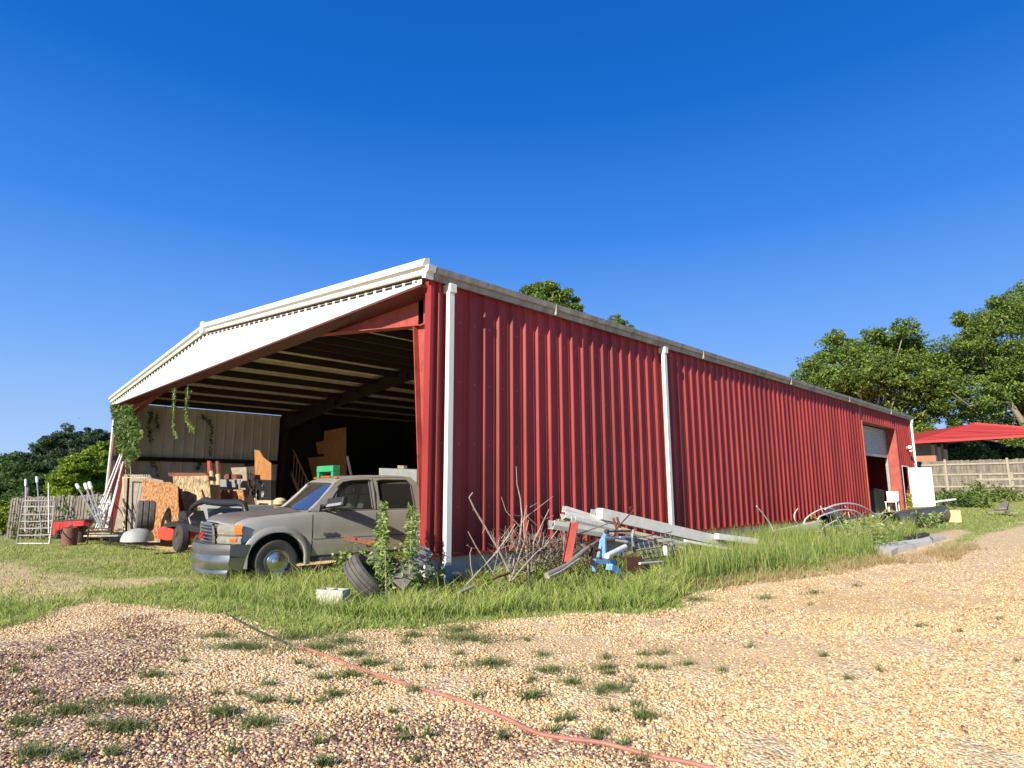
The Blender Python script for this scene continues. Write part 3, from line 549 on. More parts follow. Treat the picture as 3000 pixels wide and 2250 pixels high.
def xsec(u):
    t, w_, b_ = interp(u, TZ), interp(u, TW), interp(u, BZ)
    hood = 1 if u < 1.6 else .25
    h = [(w_ - .09, b_), (w_ - .03, b_ + .05), (w_ - .012, b_ + .22), (w_ - .004, .74), (w_ - .014, .76), (w_, .90), (w_ - .012, 1.02), (w_ - .028, t - .075 - .01 * hood), (w_ - .055 - .015 * hood, t - .026 - .01 * hood), (w_ - .11 - .04 * hood, t - .006), (w_ - .30, t + .006), (.35, t + .03 * hood), (0, t + .035 * hood)]
    return h + [(-a, z) for a, z in h[-2::-1]]
q = MB(); vs = []; n = len(xsec(0))
for u in us: vs += [(v, nose(v, u), z) for v, z in xsec(u)]
fs = [(i * n + j, i * n + j + 1, (i + 1) * n + j + 1, (i + 1) * n + j) for i in range(len(us) - 1) for j in range(n - 1)] + [(i * n + n - 1, i * n, (i + 1) * n, (i + 1) * n + n - 1) for i in range(len(us) - 1)] + [tuple(range(n)), tuple((len(us) - 1) * n + j for j in range(n))[::-1]]
q.add(vs, fs); body = q.build('body', 'tan', truck, smooth=35)
cut = MB()
for hy in (HUBF, HUBR):
    for sx in (1, -1):
        a = min(sx * .62, sx * 1.3); cut.lathe([(0, 0), (.51, 0), (.51, .68), (0, .68)], 40, (a, hy, .39), 'x')
c = cut.build('cut', 'dark', truck); import bmesh as _b; bm_ = _b.new(); bm_.from_mesh(c.data); _b.ops.remove_doubles(bm_, verts=bm_.verts[:], dist=1e-4); _b.ops.recalc_face_normals(bm_, faces=bm_.faces[:]); bm_.to_mesh(c.data); bm_.free()
bo = body.modifiers.new('b', 'BOOLEAN'); bo.object = c; bo.operation = 'DIFFERENCE'; bo.solver = 'EXACT'
bpy.context.view_layer.update(); dg = bpy.context.evaluated_depsgraph_get(); me = bpy.data.meshes.new_from_object(body.evaluated_get(dg)); body.modifiers.clear(); body.data = me; me.name = 'body'
bpy.data.objects.remove(c)
if len(me.materials) < 2: me.materials.append(M['dark'])
for p in me.polygons:
    cc = p.center
    for hy in (HUBF, HUBR):
        d = math.hypot(cc.y - hy, cc.z - .39)
        if abs(abs(cc.x) - .62) < .02 or (abs(p.normal.x) < .3 and abs(d - .508) < .03 and abs(cc.x) < .962 and abs(p.normal.y * (cc.y - hy) + p.normal.z * (cc.z - .39)) > .8 * d): p.material_index = len(me.materials) - 1
me.materials[len(me.materials) - 1] = M['dark']
# wheel arch flares
for hy in (HUBF, HUBR):
    for sx in (1, -1):
        vs = []; k = 28
        for i in range(k + 1):
            a = R(-14 + 208 * i / k); c_, s_ = math.cos(a), math.sin(a); sq = 1 + .05 * abs(math.sin(2 * a))
            for r, v in ((.508, .90), (.506, .975), (.515, .990), (.575, .990), (.62, .952)): vs.append((sx * v, hy + r * sq * c_ * 1.0, max(.39 + r * sq * s_, .30)))
        q = MB().add(vs, [(5 * i + j, 5 * i + j + 1, 5 * i + j + 6, 5 * i + j + 5) for i in range(k) for j in range(4)]); q.build('wheel_flare', 'tan', truck, smooth=50)
# hood skin, faded
q = MB(); vs = []; hu = [.02, .05, .12, .25, .45, .7, 1.0, 1.25, 1.42]; hv = [-.80, -.72, -.55, -.35, -.12, .12, .35, .55, .72, .80]
def zt(u, v):
    h = xsec(u)
    for (a, za), (b_, zb_) in zip(h, h[1:]):
        if b_ <= v <= a and a > 0: return zb_ + (za - zb_) * (v - b_) / max(a - b_, 1e-6)
    return h[12][1]
for u in hu:
    for v in hv: vs.append((v, nose(v, u), zt(u, abs(v)) + .008 + .012 * (abs(v) < .5)))
k = len(hv); q.add(vs, [(i * k + j, i * k + j + 1, (i + 1) * k + j + 1, (i + 1) * k + j) for i in range(len(hu) - 1) for j in range(k - 1)]); q.build('hood', 'hood', truck, smooth=50)
# seams and crease as thin dark strips that follow the side
def sidev(z, u):
    h = xsec(u)[:13]
    for (a, za), (b_, zb_) in zip(h, h[1:]):
        if za <= z <= zb_: return a + (b_ - a) * (z - za) / max(zb_ - za, 1e-6)
    return h[3][0]
def strip(pts, wd, name, m, off=.003):
    q = MB(); vs = []
    for i, (u, z) in enumerate(pts):
        a = Vector(pts[max(i - 1, 0)]); b_ = Vector(pts[min(i + 1, len(pts) - 1)]); t = (b_ - a).normalized(); nn = Vector((-t.y, t.x)) * wd / 2
        for s_ in (1, -1): uu, zz = u + nn.x * s_, z + nn.y * s_; vs.append((sidev(zz, uu) + off, uu, zz))
    q.add(vs, [(2 * i, 2 * i + 1, 2 * i + 3, 2 * i + 2) for i in range(len(pts) - 1)]); return q.build(name, m, truck)
lin = lambda a, b_, n=10: [(a[0] + (b_[0] - a[0]) * i / n, a[1] + (b_[1] - a[1]) * i / n) for i in range(n + 1)]
strip(lin((1.60, .42), (1.60, 1.25), 14), .014, 'door_seam', 'dark'); strip(lin((2.95, .42), (2.93, 1.27), 14), .014, 'door_seam', 'dark'); strip(lin((3.95, .62), (3.98, 1.28), 14), .014, 'door_seam', 'dark')
strip(lin((1.62, .748), (4.2, .75), 20), .016, 'side_crease', 'bumperpad'); strip(lin((1.5, 1.262), (4.0, 1.275), 20), .022, 'belt_moulding', 'bumperpad', .006)
# rocker step
q = MB(); q.box((.78, 1.5, .33), (.93, 4.1, .40)); q.build('running_board', 'bumperpad', truck, bevel=.01)
q = MB(); q.box((-.7, .6, .32), (.7, 6.0, .46)); q.build('chassis', 'dark', truck)
# cab greenhouse sides with window openings
OUT = [(1.50, 1.27), (1.62, 1.33), (2.10, 1.815), (2.22, 1.885), (2.5, 1.935), (3.0, 1.955), (3.6, 1.955), (3.85, 1.92), (3.97, 1.82), (4.12, 1.27)]
FWN = [(1.86, 1.295), (2.16, 1.70), (2.27, 1.79), (2.45, 1.825), (2.83, 1.845), (2.86, 1.295)]
RWN = [(3.04, 1.295), (3.02, 1.80), (3.08, 1.845), (3.65, 1.85), (3.75, 1.82), (3.80, 1.75), (3.84, 1.295)]
def cabv(z): t = (z - 1.27) / .69; return .905 - .17 * t - .06 * t ** 3
for sx in (1, -1):
    q = MB(); lo = [[Vector((u, z, 0)) for u, z in l] for l in (OUT, FWN[::-1], RWN[::-1])]; tri = tessellate_polygon(lo); P = [p for l in lo for p in l]; n = len(P)
    vs = [(sx * cabv(p.y), p.x, p.y) for p in P] + [(sx * (cabv(p.y) - .05), p.x, p.y) for p in P]; fs = [t for t in tri] + [(c + n, b_ + n, a + n) for a, b_, c in tri]; o_ = 0
    for l in lo:
        for i in range(len(l)): a, b_ = o_ + i, o_ + (i + 1) % len(l); fs.append((a, b_, b_ + n, a + n))
        o_ += len(l)
    q.add(vs, fs); q.build('cab_side', 'tan', truck)
    for nm, poly, mm in (('front_window', FWN, 'glass'), ('rear_window', RWN, 'glassdark')):
        q = MB(); q.add([(sx * (cabv(z) - .022), u, z) for u, z in poly], [t for t in tessellate_polygon([[Vector((u, z, 0)) for u, z in poly]])]); q.build(nm, mm, truck)
        q = MB(); pp = [(sx * (cabv(z) + .002), u, z) for u, z in poly]; q.tube(pp + pp[:1], .010, 6); q.build('window_trim', 'black', truck)
    q = MB(); q.bar((sx * cabv(1.3), 2.02, 1.29), (sx * cabv(1.72), 2.14, 1.70), .02); q.build('window_divider', 'black', truck)
    q = MB(); pp = [(sx * (cabv(z) + .012), u, z) for u, z in ((2.14, 1.72), (2.26, 1.815), (2.45, 1.85), (2.84, 1.868))]; q.tube(pp, .018, 6); q.build('rain_visor', 'black', truck)
    q = MB(); pp = [(sx * (cabv(z) + .012), u, z) for u, z in ((3.0, 1.84), (3.1, 1.868), (3.7, 1.868))]; q.tube(pp, .018, 6); q.build('rain_visor', 'black', truck)
    q = MB(); q.tube([(sx * (cabv(z) + .003), u, z) for u, z in ((2.93, 1.28), (2.93, 1.6), (2.92, 1.9))], .007, 6); q.build('door_seam', 'dark', truck)
# roof skin
q = MB(); vs = []; ru = [(2.06, 1.80), (2.16, 1.865), (2.3, 1.90), (2.5, 1.94), (3.0, 1.962), (3.6, 1.96), (3.85, 1.93), (3.99, 1.82)]; rv = [-.70, -.66, -.5, -.25, 0, .25, .5, .66, .70]
for u, z in ru:
    for v in rv: e = abs(v) / .7; vs.append((v, u - .09 * (1 - e * e) * (u < 2.4), z + .022 * (1 - e ** 2) - .03 * (e > .98)))
k = len(rv); q.add(vs, [(i * k + j, i * k + j + 1, (i + 1) * k + j + 1, (i + 1) * k + j) for i in range(len(ru) - 1) for j in range(k - 1)]); q.build('roof', 'tan', truck, smooth=50)
# windshield, with curvature, and dash
q = MB(); vs = []; k = 9
for i in range(4):
    f = i / 3
    for j in range(k):
        v = -1 + 2 * j / (k - 1); hw = .80 + (.655 - .80) * f; vs.append((v * hw, (1.36 + (2.02 - 1.36) * f) + .26 * (v * v) * (1 - f) + .10 * v * v * f - .0, 1.27 + (1.825 - 1.27) * f))
q.add(vs, [(i * k + j, i * k + j + 1, (i + 1) * k + j + 1, (i + 1) * k + j) for i in range(3) for j in range(k - 1)]); q.build('windshield', 'glass', truck, smooth=60)
q = MB(); q.tube([(v * .80, 1.35 + .26 * v * v, 1.275) for v in [-1 + .25 * i for i in range(9)]], .028, 6); q.build('cowl', 'black', truck)
for sx in (1, -1):
    q = MB(); q.tube([(sx * .83, 1.58, 1.27), (sx * .775, 1.80, 1.47), (sx * .70, 2.10, 1.80)], [.045, .035, .03], 8); q.build('pillar', 'tan', truck, smooth=True)
    q = MB(); q.tube([(sx * .55, 1.42, 1.30), (sx * .2, 1.40, 1.33), (sx * -.05, 1.46, 1.36)], .008, 5); q.build('wiper', 'black', truck)
q = MB(); q.box((-.78, 1.55, 1.0), (.78, 2.0, 1.24)); q.build('dashboard', 'seat', truck, bevel=.03)
q = MB(); q.box((-.72, 4.0, 1.28), (.72, 4.02, 1.80)); q.build('rear_glass', 'glassdark', truck); q = MB(); q.box((-.8, 1.6, .55), (.8, 4.0, .62)); q.build('cab_floor', 'dark', truck)
for vx in (.42, -.42):
    q = MB(); q.box((vx - .25, 2.35, .95), (vx + .25, 2.85, 1.08)); q.obox((vx - .24, 2.78, 1.05), (.48, 0, 0), (0, .14, 0), (0, .12, .52)); q.obox((vx - .13, 2.87, 1.60), (.26, 0, 0), (0, .09, 0), (0, .02, .17)); q.build('seat', 'seat', truck, bevel=.03)
q = MB(); q.tube([(.42 + .18 * math.cos(a), 2.12 + .05 * math.sin(a), 1.26 + .17 * math.sin(a)) for a in [2 * math.pi * i / 20 for i in range(21)]], .013, 6); q.build('steering_wheel', 'black', truck)
# roof marker lights
for v in (-.55, -.16, 0, .16, .55):
    q = MB(); q.lathe([(.0, .03), (.03, .026), (.055, 0)], 10, (v, 2.20, 1.90 + .03 * (1 - v * v * 2)), 'z'); o = q.build('marker_light', 'amber', truck, smooth=True); o.data.transform(Matrix.Translation((0, 0, 0)))
# towing mirrors
for sx in (1, -1):
    mr = MB(); mr.tube([(sx * .89, 1.79, 1.35), (sx * 1.12, 1.93, 1.42)], .022, 8); mr.tube([(sx * .89, 1.80, 1.28), (sx * 1.12, 1.95, 1.33)], .022, 8); mr.obox((sx * .86, 1.73, 1.26), (sx * .05, 0, 0), (0, .16, 0), (0, .03, .13)); mo = mr.build('mirror_arm', 'black', truck)
    q = MB(); q.obox((sx * .98, 1.83, 1.315), (sx * .44, .14, .05), (0, .10, 0), (0, .02, .185)); q.build('mirror_head', 'black', truck, bevel=.025)
    q = MB(); q.obox((sx * 1.0, 1.826, 1.345), (sx * .40, .125, .045), (0, -.004, 0), (0, .02, .05)); q.build('mirror_trim', 'steel', truck)
# front end: bumper, grille, lamps
def arcx(v, d0, k=.34): return d0 + k * (abs(v) / .98) ** 2.6
vv = [-.99 + 1.98 * i / 24 for i in range(25)]
def band(z0, z1, d0, name, m, bulge=.02, vv=vv, thick=.07, parent=truck, ret=True, zc=None):
    q = MB(); vs = []; pr = [(z0, thick), (z0, .015), ((z0 * .7 + z1 * .3), -bulge * .5), ((z0 + z1) / 2, -bulge), (z0 * .3 + z1 * .7, -bulge * .6), (z1, .01), (z1, thick)]
    for v in vv:
        for z, d in pr: vs.append((v, arcx(v, d0) + d, z))
    k = len(pr); q.add(vs, [(i * k + j, i * k + j + 1, (i + 1) * k + j + 1, (i + 1) * k + j) for i in range(len(vv) - 1) for j in range(k - 1)]); return q.build(name, m, parent, smooth=40)
band(.545, .72, -.20, 'bumper_pad', 'bumperpad', .012, thick=.20); band(.30, .545, -.205, 'bumper', 'bumperchrome', .015, thick=.12); band(.17, .295, -.18, 'bumper_lip', 'bumperchrome', .008, vv=[v * .95 for v in vv])
for sx in (1, -1):
    q = MB(); q.prism([(sx * .99, .14, .50), (sx * .99, .42, .50), (sx * .99, .50, .72), (sx * .99, .14, .72)], (-sx * .03, 0, 0)); q.build('bumper_pad', 'bumperpad', truck)
    q = MB(); q.prism([(sx * .99, .14, .33), (sx * .99, .36, .24), (sx * .99, .42, .50), (sx * .99, .14, .545)], (-sx * .03, 0, 0)); q.build('bumper', 'bumperchrome', truck)
gv = [-.44 + .88 * i / 12 for i in range(13)]
def gband(z0, z1, d0, name, m, par=truck): return band(z0, z1, d0, name, m, .008, vv=gv, thick=.03, parent=par)
gb = MB(); vs = []
for v in gv: vs += [(v, arcx(v, .0) - .02, .64), (v, arcx(v, .0) - .05, 1.07)]
gb.add(vs, [(2 * i, 2 * i + 1, 2 * i + 3, 2 * i + 2) for i in range(12)]); gr = gb.build('grille', 'dark', truck, smooth=True)
gband(1.035, 1.09, -.09, 'grille_surround', 'chrome', gr); gband(.60, .65, -.03, 'grille_surround', 'chrome', gr)
for i in range(6): gband(.672 + i * .062, .705 + i * .062, -.04 - .006 * i, 'grille_bar', 'chrome', gr)
for sx in (1, -1):
    q = MB(); q.tube([(sx * .45, arcx(.45, -.045), .62), (sx * .47, arcx(.45, -.06), .85), (sx * .44, arcx(.44, -.08), 1.04)], .022, 8); q.build('grille_surround', 'chrome', gr, smooth=True)
def lettering(txt, size, ext, name, m, par, loc, rot):
    cu = bpy.data.curves.new(name, 'FONT'); cu.body = txt; cu.size = size; cu.extrude = ext; cu.offset = size * .02; cu.align_x = 'CENTER'
    t_ = bpy.data.objects.new(name, cu); COL.objects.link(t_); bpy.context.view_layer.update(); dg = bpy.context.evaluated_depsgraph_get(); me = bpy.data.meshes.new_from_object(t_.evaluated_get(dg)); bpy.data.objects.remove(t_)
    me.materials.clear(); me.materials.append(M[m]); o = bpy.data.objects.new(name, me); COL.objects.link(o); o.parent = par; o.location = loc; o.rotation_euler = rot; return o
lettering('GMC', .15, .012, 'emblem', 'redlet', gr, (0, -.11, .80), (R(90), 0, 0))
lettering('2500HD', .085, .004, 'door_badge', 'bumperpad', truck, (2.0 * 0 + .972, 1.95, .80), (R(90), 0, R(90)))
for sx in (1, -1):
    hv_ = [sx * (.49 + .485 * i / 10) for i in range(11)]
    def lamp(z0, z1, i0, i1, name, m, d0=-.01, par=truck):
        q = MB(); vs = []; s_ = [hv_[0] + (hv_[-1] - hv_[0]) * (i0 + (i1 - i0) * i / 8) for i in range(9)]
        for v in s_:
            for z, d in ((z0, .05), (z0, .0), ((z0 + z1) / 2, -.018), (z1, .01), (z1, .05)): vs.append((v, arcx(v, d0) + d - .03 * (z - .7), z))
        q.add(vs, [(i * 5 + j, i * 5 + j + 1, (i + 1) * 5 + j + 1, (i + 1) * 5 + j) for i in range(8) for j in range(4)]); return q.build(name, m, par, smooth=50)
    h_ = lamp(.89, 1.065, 0, 1, 'headlight', 'lens'); lamp(.895, 1.06, .80, 1.04, 'turn_signal', 'amber', -.022, h_); lamp(.865, .885, 0, 1.0, 'lamp_trim', 'chrome', -.02, h_)
    f_ = lamp(.73, .862, 0, 1, 'lower_lamp', 'lens'); lamp(.765, .835, .66, .9, 'turn_signal', 'amber', -.03, f_)
# wheels
def wheel(x, y, sx):
    wv = empty('wheel', (x, y, RW - .01)); wv.parent = truck
    q = MB(); q.lathe([(.235, -.10), (.30, -.115), (.36, -.11), (.385, -.085), (.39, 0), (.385, .085), (.36, .11), (.30, .115), (.235, .10), (.21, .0), (.235, -.10)], 40, axis='x'); q.build('tyre', 'rubber', wv, smooth=35)
    q = MB(); q.lathe([(.235, sx * .10), (.235, sx * .085), (.21, sx * .06), (.19, sx * .055), (.165, sx * .09), (.12, sx * .105), (.085, sx * .11), (.08, sx * .15), (.05, sx * .165), (0, sx * .168)], 32, axis='x'); q.build('rim', 'chrome', wv, smooth=30)
for sx in (1, -1):
    for hy in (HUBF, HUBR): wheel(sx * .86, hy, sx)
q = MB(); q.box((-.9, 4.2, .8), (.9, 4.26, 1.25)); q.build('bed_front', 'tan', truck)
# ------------------------------------------------------------------ placing helpers for the clutter
def zc(o, s): return lambda x, y: (x / s + o[0], y / s + o[1])
z1 = zc((0, 1100), 2.765); z2 = zc((300, 1050), 2.765); z3 = zc((700, 1150), 2.765); z5 = zc((1200, 1350), 3.687); z6 = zc((1600, 1400), 3.687); z7 = zc((2100, 1350), 3.687); z8 = zc((2450, 1150), 3.687)
def YP(zf, pts, Y): return [ony(*zf(*p[:2]), p[2] if len(p) > 2 else Y) for p in pts]
def XP(zf, pts, X_): return [onx(*zf(*p[:2]), p[2] if len(p) > 2 else X_) for p in pts]
def one(name, q, m, label, cat, group=None, smooth=False, bevel=0):
    o = q.build(name, m, None, smooth, bevel)
    vs = o.data.vertices; c = [sum(v.co[i] for v in vs) / len(vs) for i in (0, 1)] + [min(v.co.z for v in vs)]   # origin at the base
    o.data.transform(Matrix.Translation((-c[0], -c[1], -c[2]))); o.location = c
    return tag(o, label, cat, group)
def sheet(name, zf, pts, Y, m, label, cat, th=.02, lean=0, group=None, dn=(0, 1, 0)):
    P = YP(zf, pts, Y); zmin = min(p.z for p in P); P = [p + Vector((0, (p.z - zmin) * lean, 0)) for p in P]
    return one(name, MB().prism(P, Vector(dn) * th), m, label, cat, group)
def root(q_loc, name, label, cat, group=None, rz=0): return empty(name, q_loc, rz, label, cat, group)
def reparent(o, r): o.parent = r; o.matrix_parent_inverse = r.matrix_world.inverted(); return o
def part(q, name, m, r, smooth=False, bevel=0):    # part given in world coordinates
    for i, v in enumerate(q.v): pass
    inv = Matrix.Translation(r.location) @ Matrix.Rotation(r.rotation_euler.z, 4, 'Z'); inv = inv.inverted(); q.v = [tuple(inv @ Vector(v)) for v in q.v]
    return q.build(name, m, r, smooth, bevel)
# --- left yard
G0, G1 = ong(47, 1594), ong(147, 1592); gt = ony(60, 1467, G0.y).z - G0.z; r = root(G0, 'pipe_gate', 'grey tubular farm gate with six rails standing against a wooden post', 'gate')
q = MB(); u = G1 - G0; A = G0 + u * .02; B_ = G0 + u * .98; up = Vector((.0, .03, gt)); q.tube([A, A + up * .97, A + up + u * .04, B_ + up - u * .04, B_ + up * .97, B_, A + Vector((0, 0, .02))], .032, 8); part(q, 'frame', 'steel', r, True)
for f in (.2, .36, .52, .68, .86): q = MB(); q.tube([A + up * f, A + up * f + u * .5 + Vector((0, 0, -.012)), B_ + up * f], .024, 6); part(q, 'rail', 'steel', r, True)
p = ong(64, 1574); q = MB(); q.tube([p, p + Vector((0, 0, ony(64, 1429, p.y).z - p.z))], .075, 10); one('wooden_post', q, 'oldwood', 'round grey wooden post behind the tubular gate', 'post')
def pole(base, tip, Y, r, label, group, cap=None, m='steel', Yt=None):
    b_ = ony(*base, Y); t_ = ony(*tip, Y if Yt is None else Yt); rt = root(b_, 'leaning_pole', label, 'pole', group)
    q = MB(); d = t_ - b_; q.tube([b_, t_], r, 7); part(q, 'shaft', m, rt)
    if cap: q = MB(); q.tube([t_ - d.normalized() * cap, t_ - d.normalized() * cap * .9, t_ + d.normalized() * .01], [r * 1.2, r * 2, r * 2], 7); part(q, 'cap', 'pvc', rt)
for base, tip, lb in (((205, 1270), (208, 845), 'thin pole with white cap standing behind the gate, nearest the wooden post'), ((335, 1270), (297, 825), 'tilted thin pole with white cap rising behind the middle of the gate'), ((395, 1280), (393, 870), 'thin plain white pole at the right edge of the tubular gate')):
    pole(z1(*base), z1(*tip), -2.2, .022, lb, 'white tipped poles', None if 'plain' in lb else .32)
for base, tip, lb in (((830, 1260), (622, 885), 'white capped pole leaning farthest to the left beside the angle iron rack'), ((820, 1230), (690, 880), 'white capped pole leaning left, middle one of the three by the rack'), ((830, 1200), (724, 870), 'white capped pole leaning left, steepest of the three by the rack')):
    pole(z1(*base), z1(*tip), -1.0, .03, lb, 'white tipped poles', .45)
PL = ['lowest ground end, long white pipe on the left of the bundle at the barn corner', 'long white pipe reaching highest in the bundle against the barn corner', 'short white pipe in the bundle touching the grey plywood edge', 'white pipe reaching the vines beside the barn corner column', 'short white pipe leaning left of the plywood in the bundle', 'nearly upright white pipe tight against the grey plywood', 'shortest white pipe at the left of the corner bundle', 'white pipe leaning behind the others on the corner column']
for i, (bx, by, tx, ty) in enumerate([(735, 1240, 975, 640), (770, 1250, 990, 645), (790, 1250, 880, 1000), (850, 1260, 998, 700), (815, 1240, 900, 960), (870, 1250, 895, 1010), (760, 1210, 860, 960), (880, 1180, 985, 760)]):
    pole(z1(bx, by), z1(tx, ty), -.9, .026, PL[i], 'white pipes leaning on the barn corner', None, 'pvc', -.25)
# fences
def board_fence(name, P0, P1, h, m, label, rails=(.3, 1.0, 1.6), posts=4, bw=.14, back=1, rm=None, jag=.03):
    P0, P1 = Vector(P0), Vector(P1); d = P1 - P0; Ln = Vector((d.x, d.y, 0)).length; e = Vector((d.x, d.y, 0)).normalized(); nn = Vector((-e.y, e.x, 0)) * back; r = root(P0, name, label, 'fence'); r['kind'] = 'thing'
    q = MB(); vs = []; t = 0; rr = random.Random(3)
    while t < Ln:
        zt_ = h + rr.uniform(-jag, jag); off = rr.uniform(0, .012)
        for s_, o_ in ((0, 0), (.002, .0), (bw - .008, .0), (bw - .006, .03), (bw, .03)):
            b_ = P0 + e * (t + s_) + nn * (o_ + off); gz_ = P0.z + (P1.z - P0.z) * t / Ln; vs += [Vector((b_.x, b_.y, gz_ - .15)), Vector((b_.x, b_.y, gz_ + zt_ - (.12 if o_ else 0)))]
        t += bw
    q.add(vs, [(2 * i, 2 * i + 2, 2 * i + 3, 2 * i + 1) for i in range(len(vs) // 2 - 1)]); part(q, 'pickets', m, r)
    for z in rails: q = MB(); q.bar(P0 + nn * -.03 + Vector((0, 0, z)), P1 + nn * -.03 + Vector((0, 0, z)), .04, .09); part(q, 'rail', rm or m, r)
    for i in range(posts): b_ = P0 + (P1 - P0) * ((i + .35) / posts) - nn * .09; q = MB(); q.box((b_.x - .05, b_.y - .05, b_.z - .3), (b_.x + .05, b_.y + .05, b_.z + h + rr.uniform(.02, .12))); part(q, 'post', rm or m, r)
    return r
a = atd(20, 1560, 27.5); b_ = Vector((-21.15, .35, 0)); board_fence('board_fence', (a.x, a.y, g(a.x, a.y)), (b_.x, b_.y, g(-21.1, .3)), 1.8, 'fencew', 'weathered grey board fence running left from the barn corner behind the gate', back=-1, bw=.21, jag=.05)
board_fence('board_fence', (-3, 35.2, 1.25), (16, 33.9, 1.25), 1.75, 'fencew', 'tall weathered wooden fence on the rise beyond the barn under the red roof', rails=(.35, 1.0, 1.55), posts=7, back=1, rm='fencel')
r = root((2.2, 33.3, 1.05), 'rail_fence', 'low pale rail fence standing in front of the tall wooden fence', 'fence'); r['kind'] = 'thing'
for i in range(6): x_ = 2.4 + i * 1.25; q = MB(); q.box((x_ - .05, 33.2 - i * .08, .9), (x_ + .05, 33.3 - i * .08, 2.25 + .05 * (i % 2))); part(q, 'post', 'fencel', r)
for z in (1.25, 1.6, 1.95): q = MB(); q.bar((2.2, 33.18, z), (9.2, 32.7, z + .05), .03, .1); part(q, 'rail', 'fencel', r)
# red cart, barrels, rack, bucket
p = ony(*z1(560, 1310), -1.75); p.z = g(p.x, p.y); r = root(p, 'garden_cart', 'small red metal cart with a dark load behind the rusty barrel', 'cart')
P = YP(z1, [(415, 1180), (680, 1165), (675, 1215), (505, 1235), (440, 1290), (415, 1290)], p.y + .6); q = MB().prism(P, (0, .25, 0)); part(q, 'box', 'redpaint', r)
P = YP(z1, [(420, 1172), (690, 1162), (690, 1172), (420, 1184)], p.y + .57); q = MB().prism(P, (0, .42, 0)); part(q, 'rim', 'darksteel', r)
c_ = ony(*z1(465, 1285), p.y + .55); q = MB().lathe([(0, -.04), (.17, -.05), (.19, 0), (.17, .05), (0, .04)], 18, tuple(c_), 'y'); part(q, 'wheel', 'rubber', r, 30)
c_ = ony(*z1(590, 1225), p.y + .6); q = MB(); q.bar(c_ + Vector((-.5, 0, 0)), c_ + Vector((.5, .1, .12)), .1, .05); part(q, 'load', 'darksteel', r)
def drum(px, py, rad, h, m, label, cat, name, rib=True):
    p = ong(px, py); pr = [(0, .0), (rad * .97, 0), (rad, .02)] + ([(rad, h * .32), (rad * 1.04, h * .34), (rad, h * .36), (rad, h * .64), (rad * 1.04, h * .66), (rad, h * .68)] if rib else []) + [(rad * (1 if rib else 1.12), h), (rad * .95, h), (rad * .93, h * .8), (0, h * .78)]
    q = MB().lathe(pr, 24, tuple(p)); return one(name, q, m, label, cat, None, 35)
drum(*z1(558, 1375), .24, .62, 'barrel', 'rusty brown ribbed barrel standing in the grass before the red cart', 'barrel', 'rusty_barrel')
drum(*z1(645, 1355), .19, .52, 'darksteel', 'dark rusted drum just right of the brown barrel', 'barrel', 'small_drum')
drum(*z1(80, 1285), .18, .34, 'tarp', 'pale galvanised bucket in the grass left of the pipe gate', 'bucket', 'bucket', False)
p = ony(*z1(805, 1345), -1.0); p.z = g(p.x, p.y); r = root(p, 'iron_rack', 'dark angle iron rack frame standing beside the white pipes', 'rack'); c4 = []
for xx, yy in ((708, 1340), (893, 1340)):
    for dy in (0, .35):
        b_ = ony(*z1(xx, yy), p.y + dy); t_ = ony(*z1(xx, 1145), p.y + dy); t_.x = b_.x; c4.append((b_, t_)); q = MB(); q.bar(b_ - Vector((0, 0, .1)), t_, .04); part(q, 'leg', 'darksteel', r)
for f in (1.0, .52, .15):
    L4 = [c4[i][0] + (c4[i][1] - c4[i][0]) * f for i in (0, 2, 3, 1)]; q = MB(); q.tube([v for v in L4] + [L4[0]], .018, 4); part(q, 'shelf_frame', 'darksteel', r)
for i, (x0, x1, yy, dy) in enumerate([(690, 900, 1300, .1), (720, 930, 1280, .25), (700, 960, 1262, .35), (715, 880, 1250, .2), (800, 970, 1300, -.1)]):
    a, b_ = ony(*z1(x0, yy), p.y + dy), ony(*z1(x1, yy - 4), p.y + dy + .1)
    one('lumber_offcut', MB().bar(a, b_, .10, .05), ['lumber', 'oldwood', 'lumber', 'lumber', 'oldwood'][i], ['pale short board at the bottom of the stack on the iron rack', 'weathered grey board lying on the iron rack', 'long pale board sticking out right of the iron rack', 'topmost pale board on the iron rack', 'dark weathered board on the ground right of the iron rack'][i], 'board', 'boards on the iron rack')
# sheets leaning at the left front of the barn
sheet('plywood_sheet', z1, [(900, 800), (1000, 802), (1002, 1352), (895, 1352)], .30, 'ply', 'grey weathered plywood sheet leaning at the barn corner, leftmost of the sheets', 'plywood sheet', lean=.05)
sheet('plywood_sheet', z1, [(1003, 802), (1175, 802), (1200, 832), (1290, 850), (1290, 1352), (1003, 1352)], .4, 'ply', 'wide stained grey plywood sheet with a notched corner, behind the chipboard', 'plywood sheet', lean=.05)
sheet('wood_strip', z1, [(990, 820), (1190, 826), (1190, 832), (1003, 830), (1012, 1345), (998, 1345)], .15, 'lumber', 'thin pale wooden strip frame standing before the grey plywood', 'wood strip', th=.02)
sheet('chipboard_sheet', z2, [(280, 985), (330, 995), (360, 985), (420, 1005), (500, 1000), (568, 1030), (600, 1300), (590, 1460), (400, 1470), (392, 1215), (305, 1208)], -.1, 'osb', 'broken orange chipboard sheet leaning in front of the grey plywood', 'chipboard', lean=.08)
p = ony(*z1(1175, 1270), -.75); c_ = ony(*z1(1175, 1172), -.65)
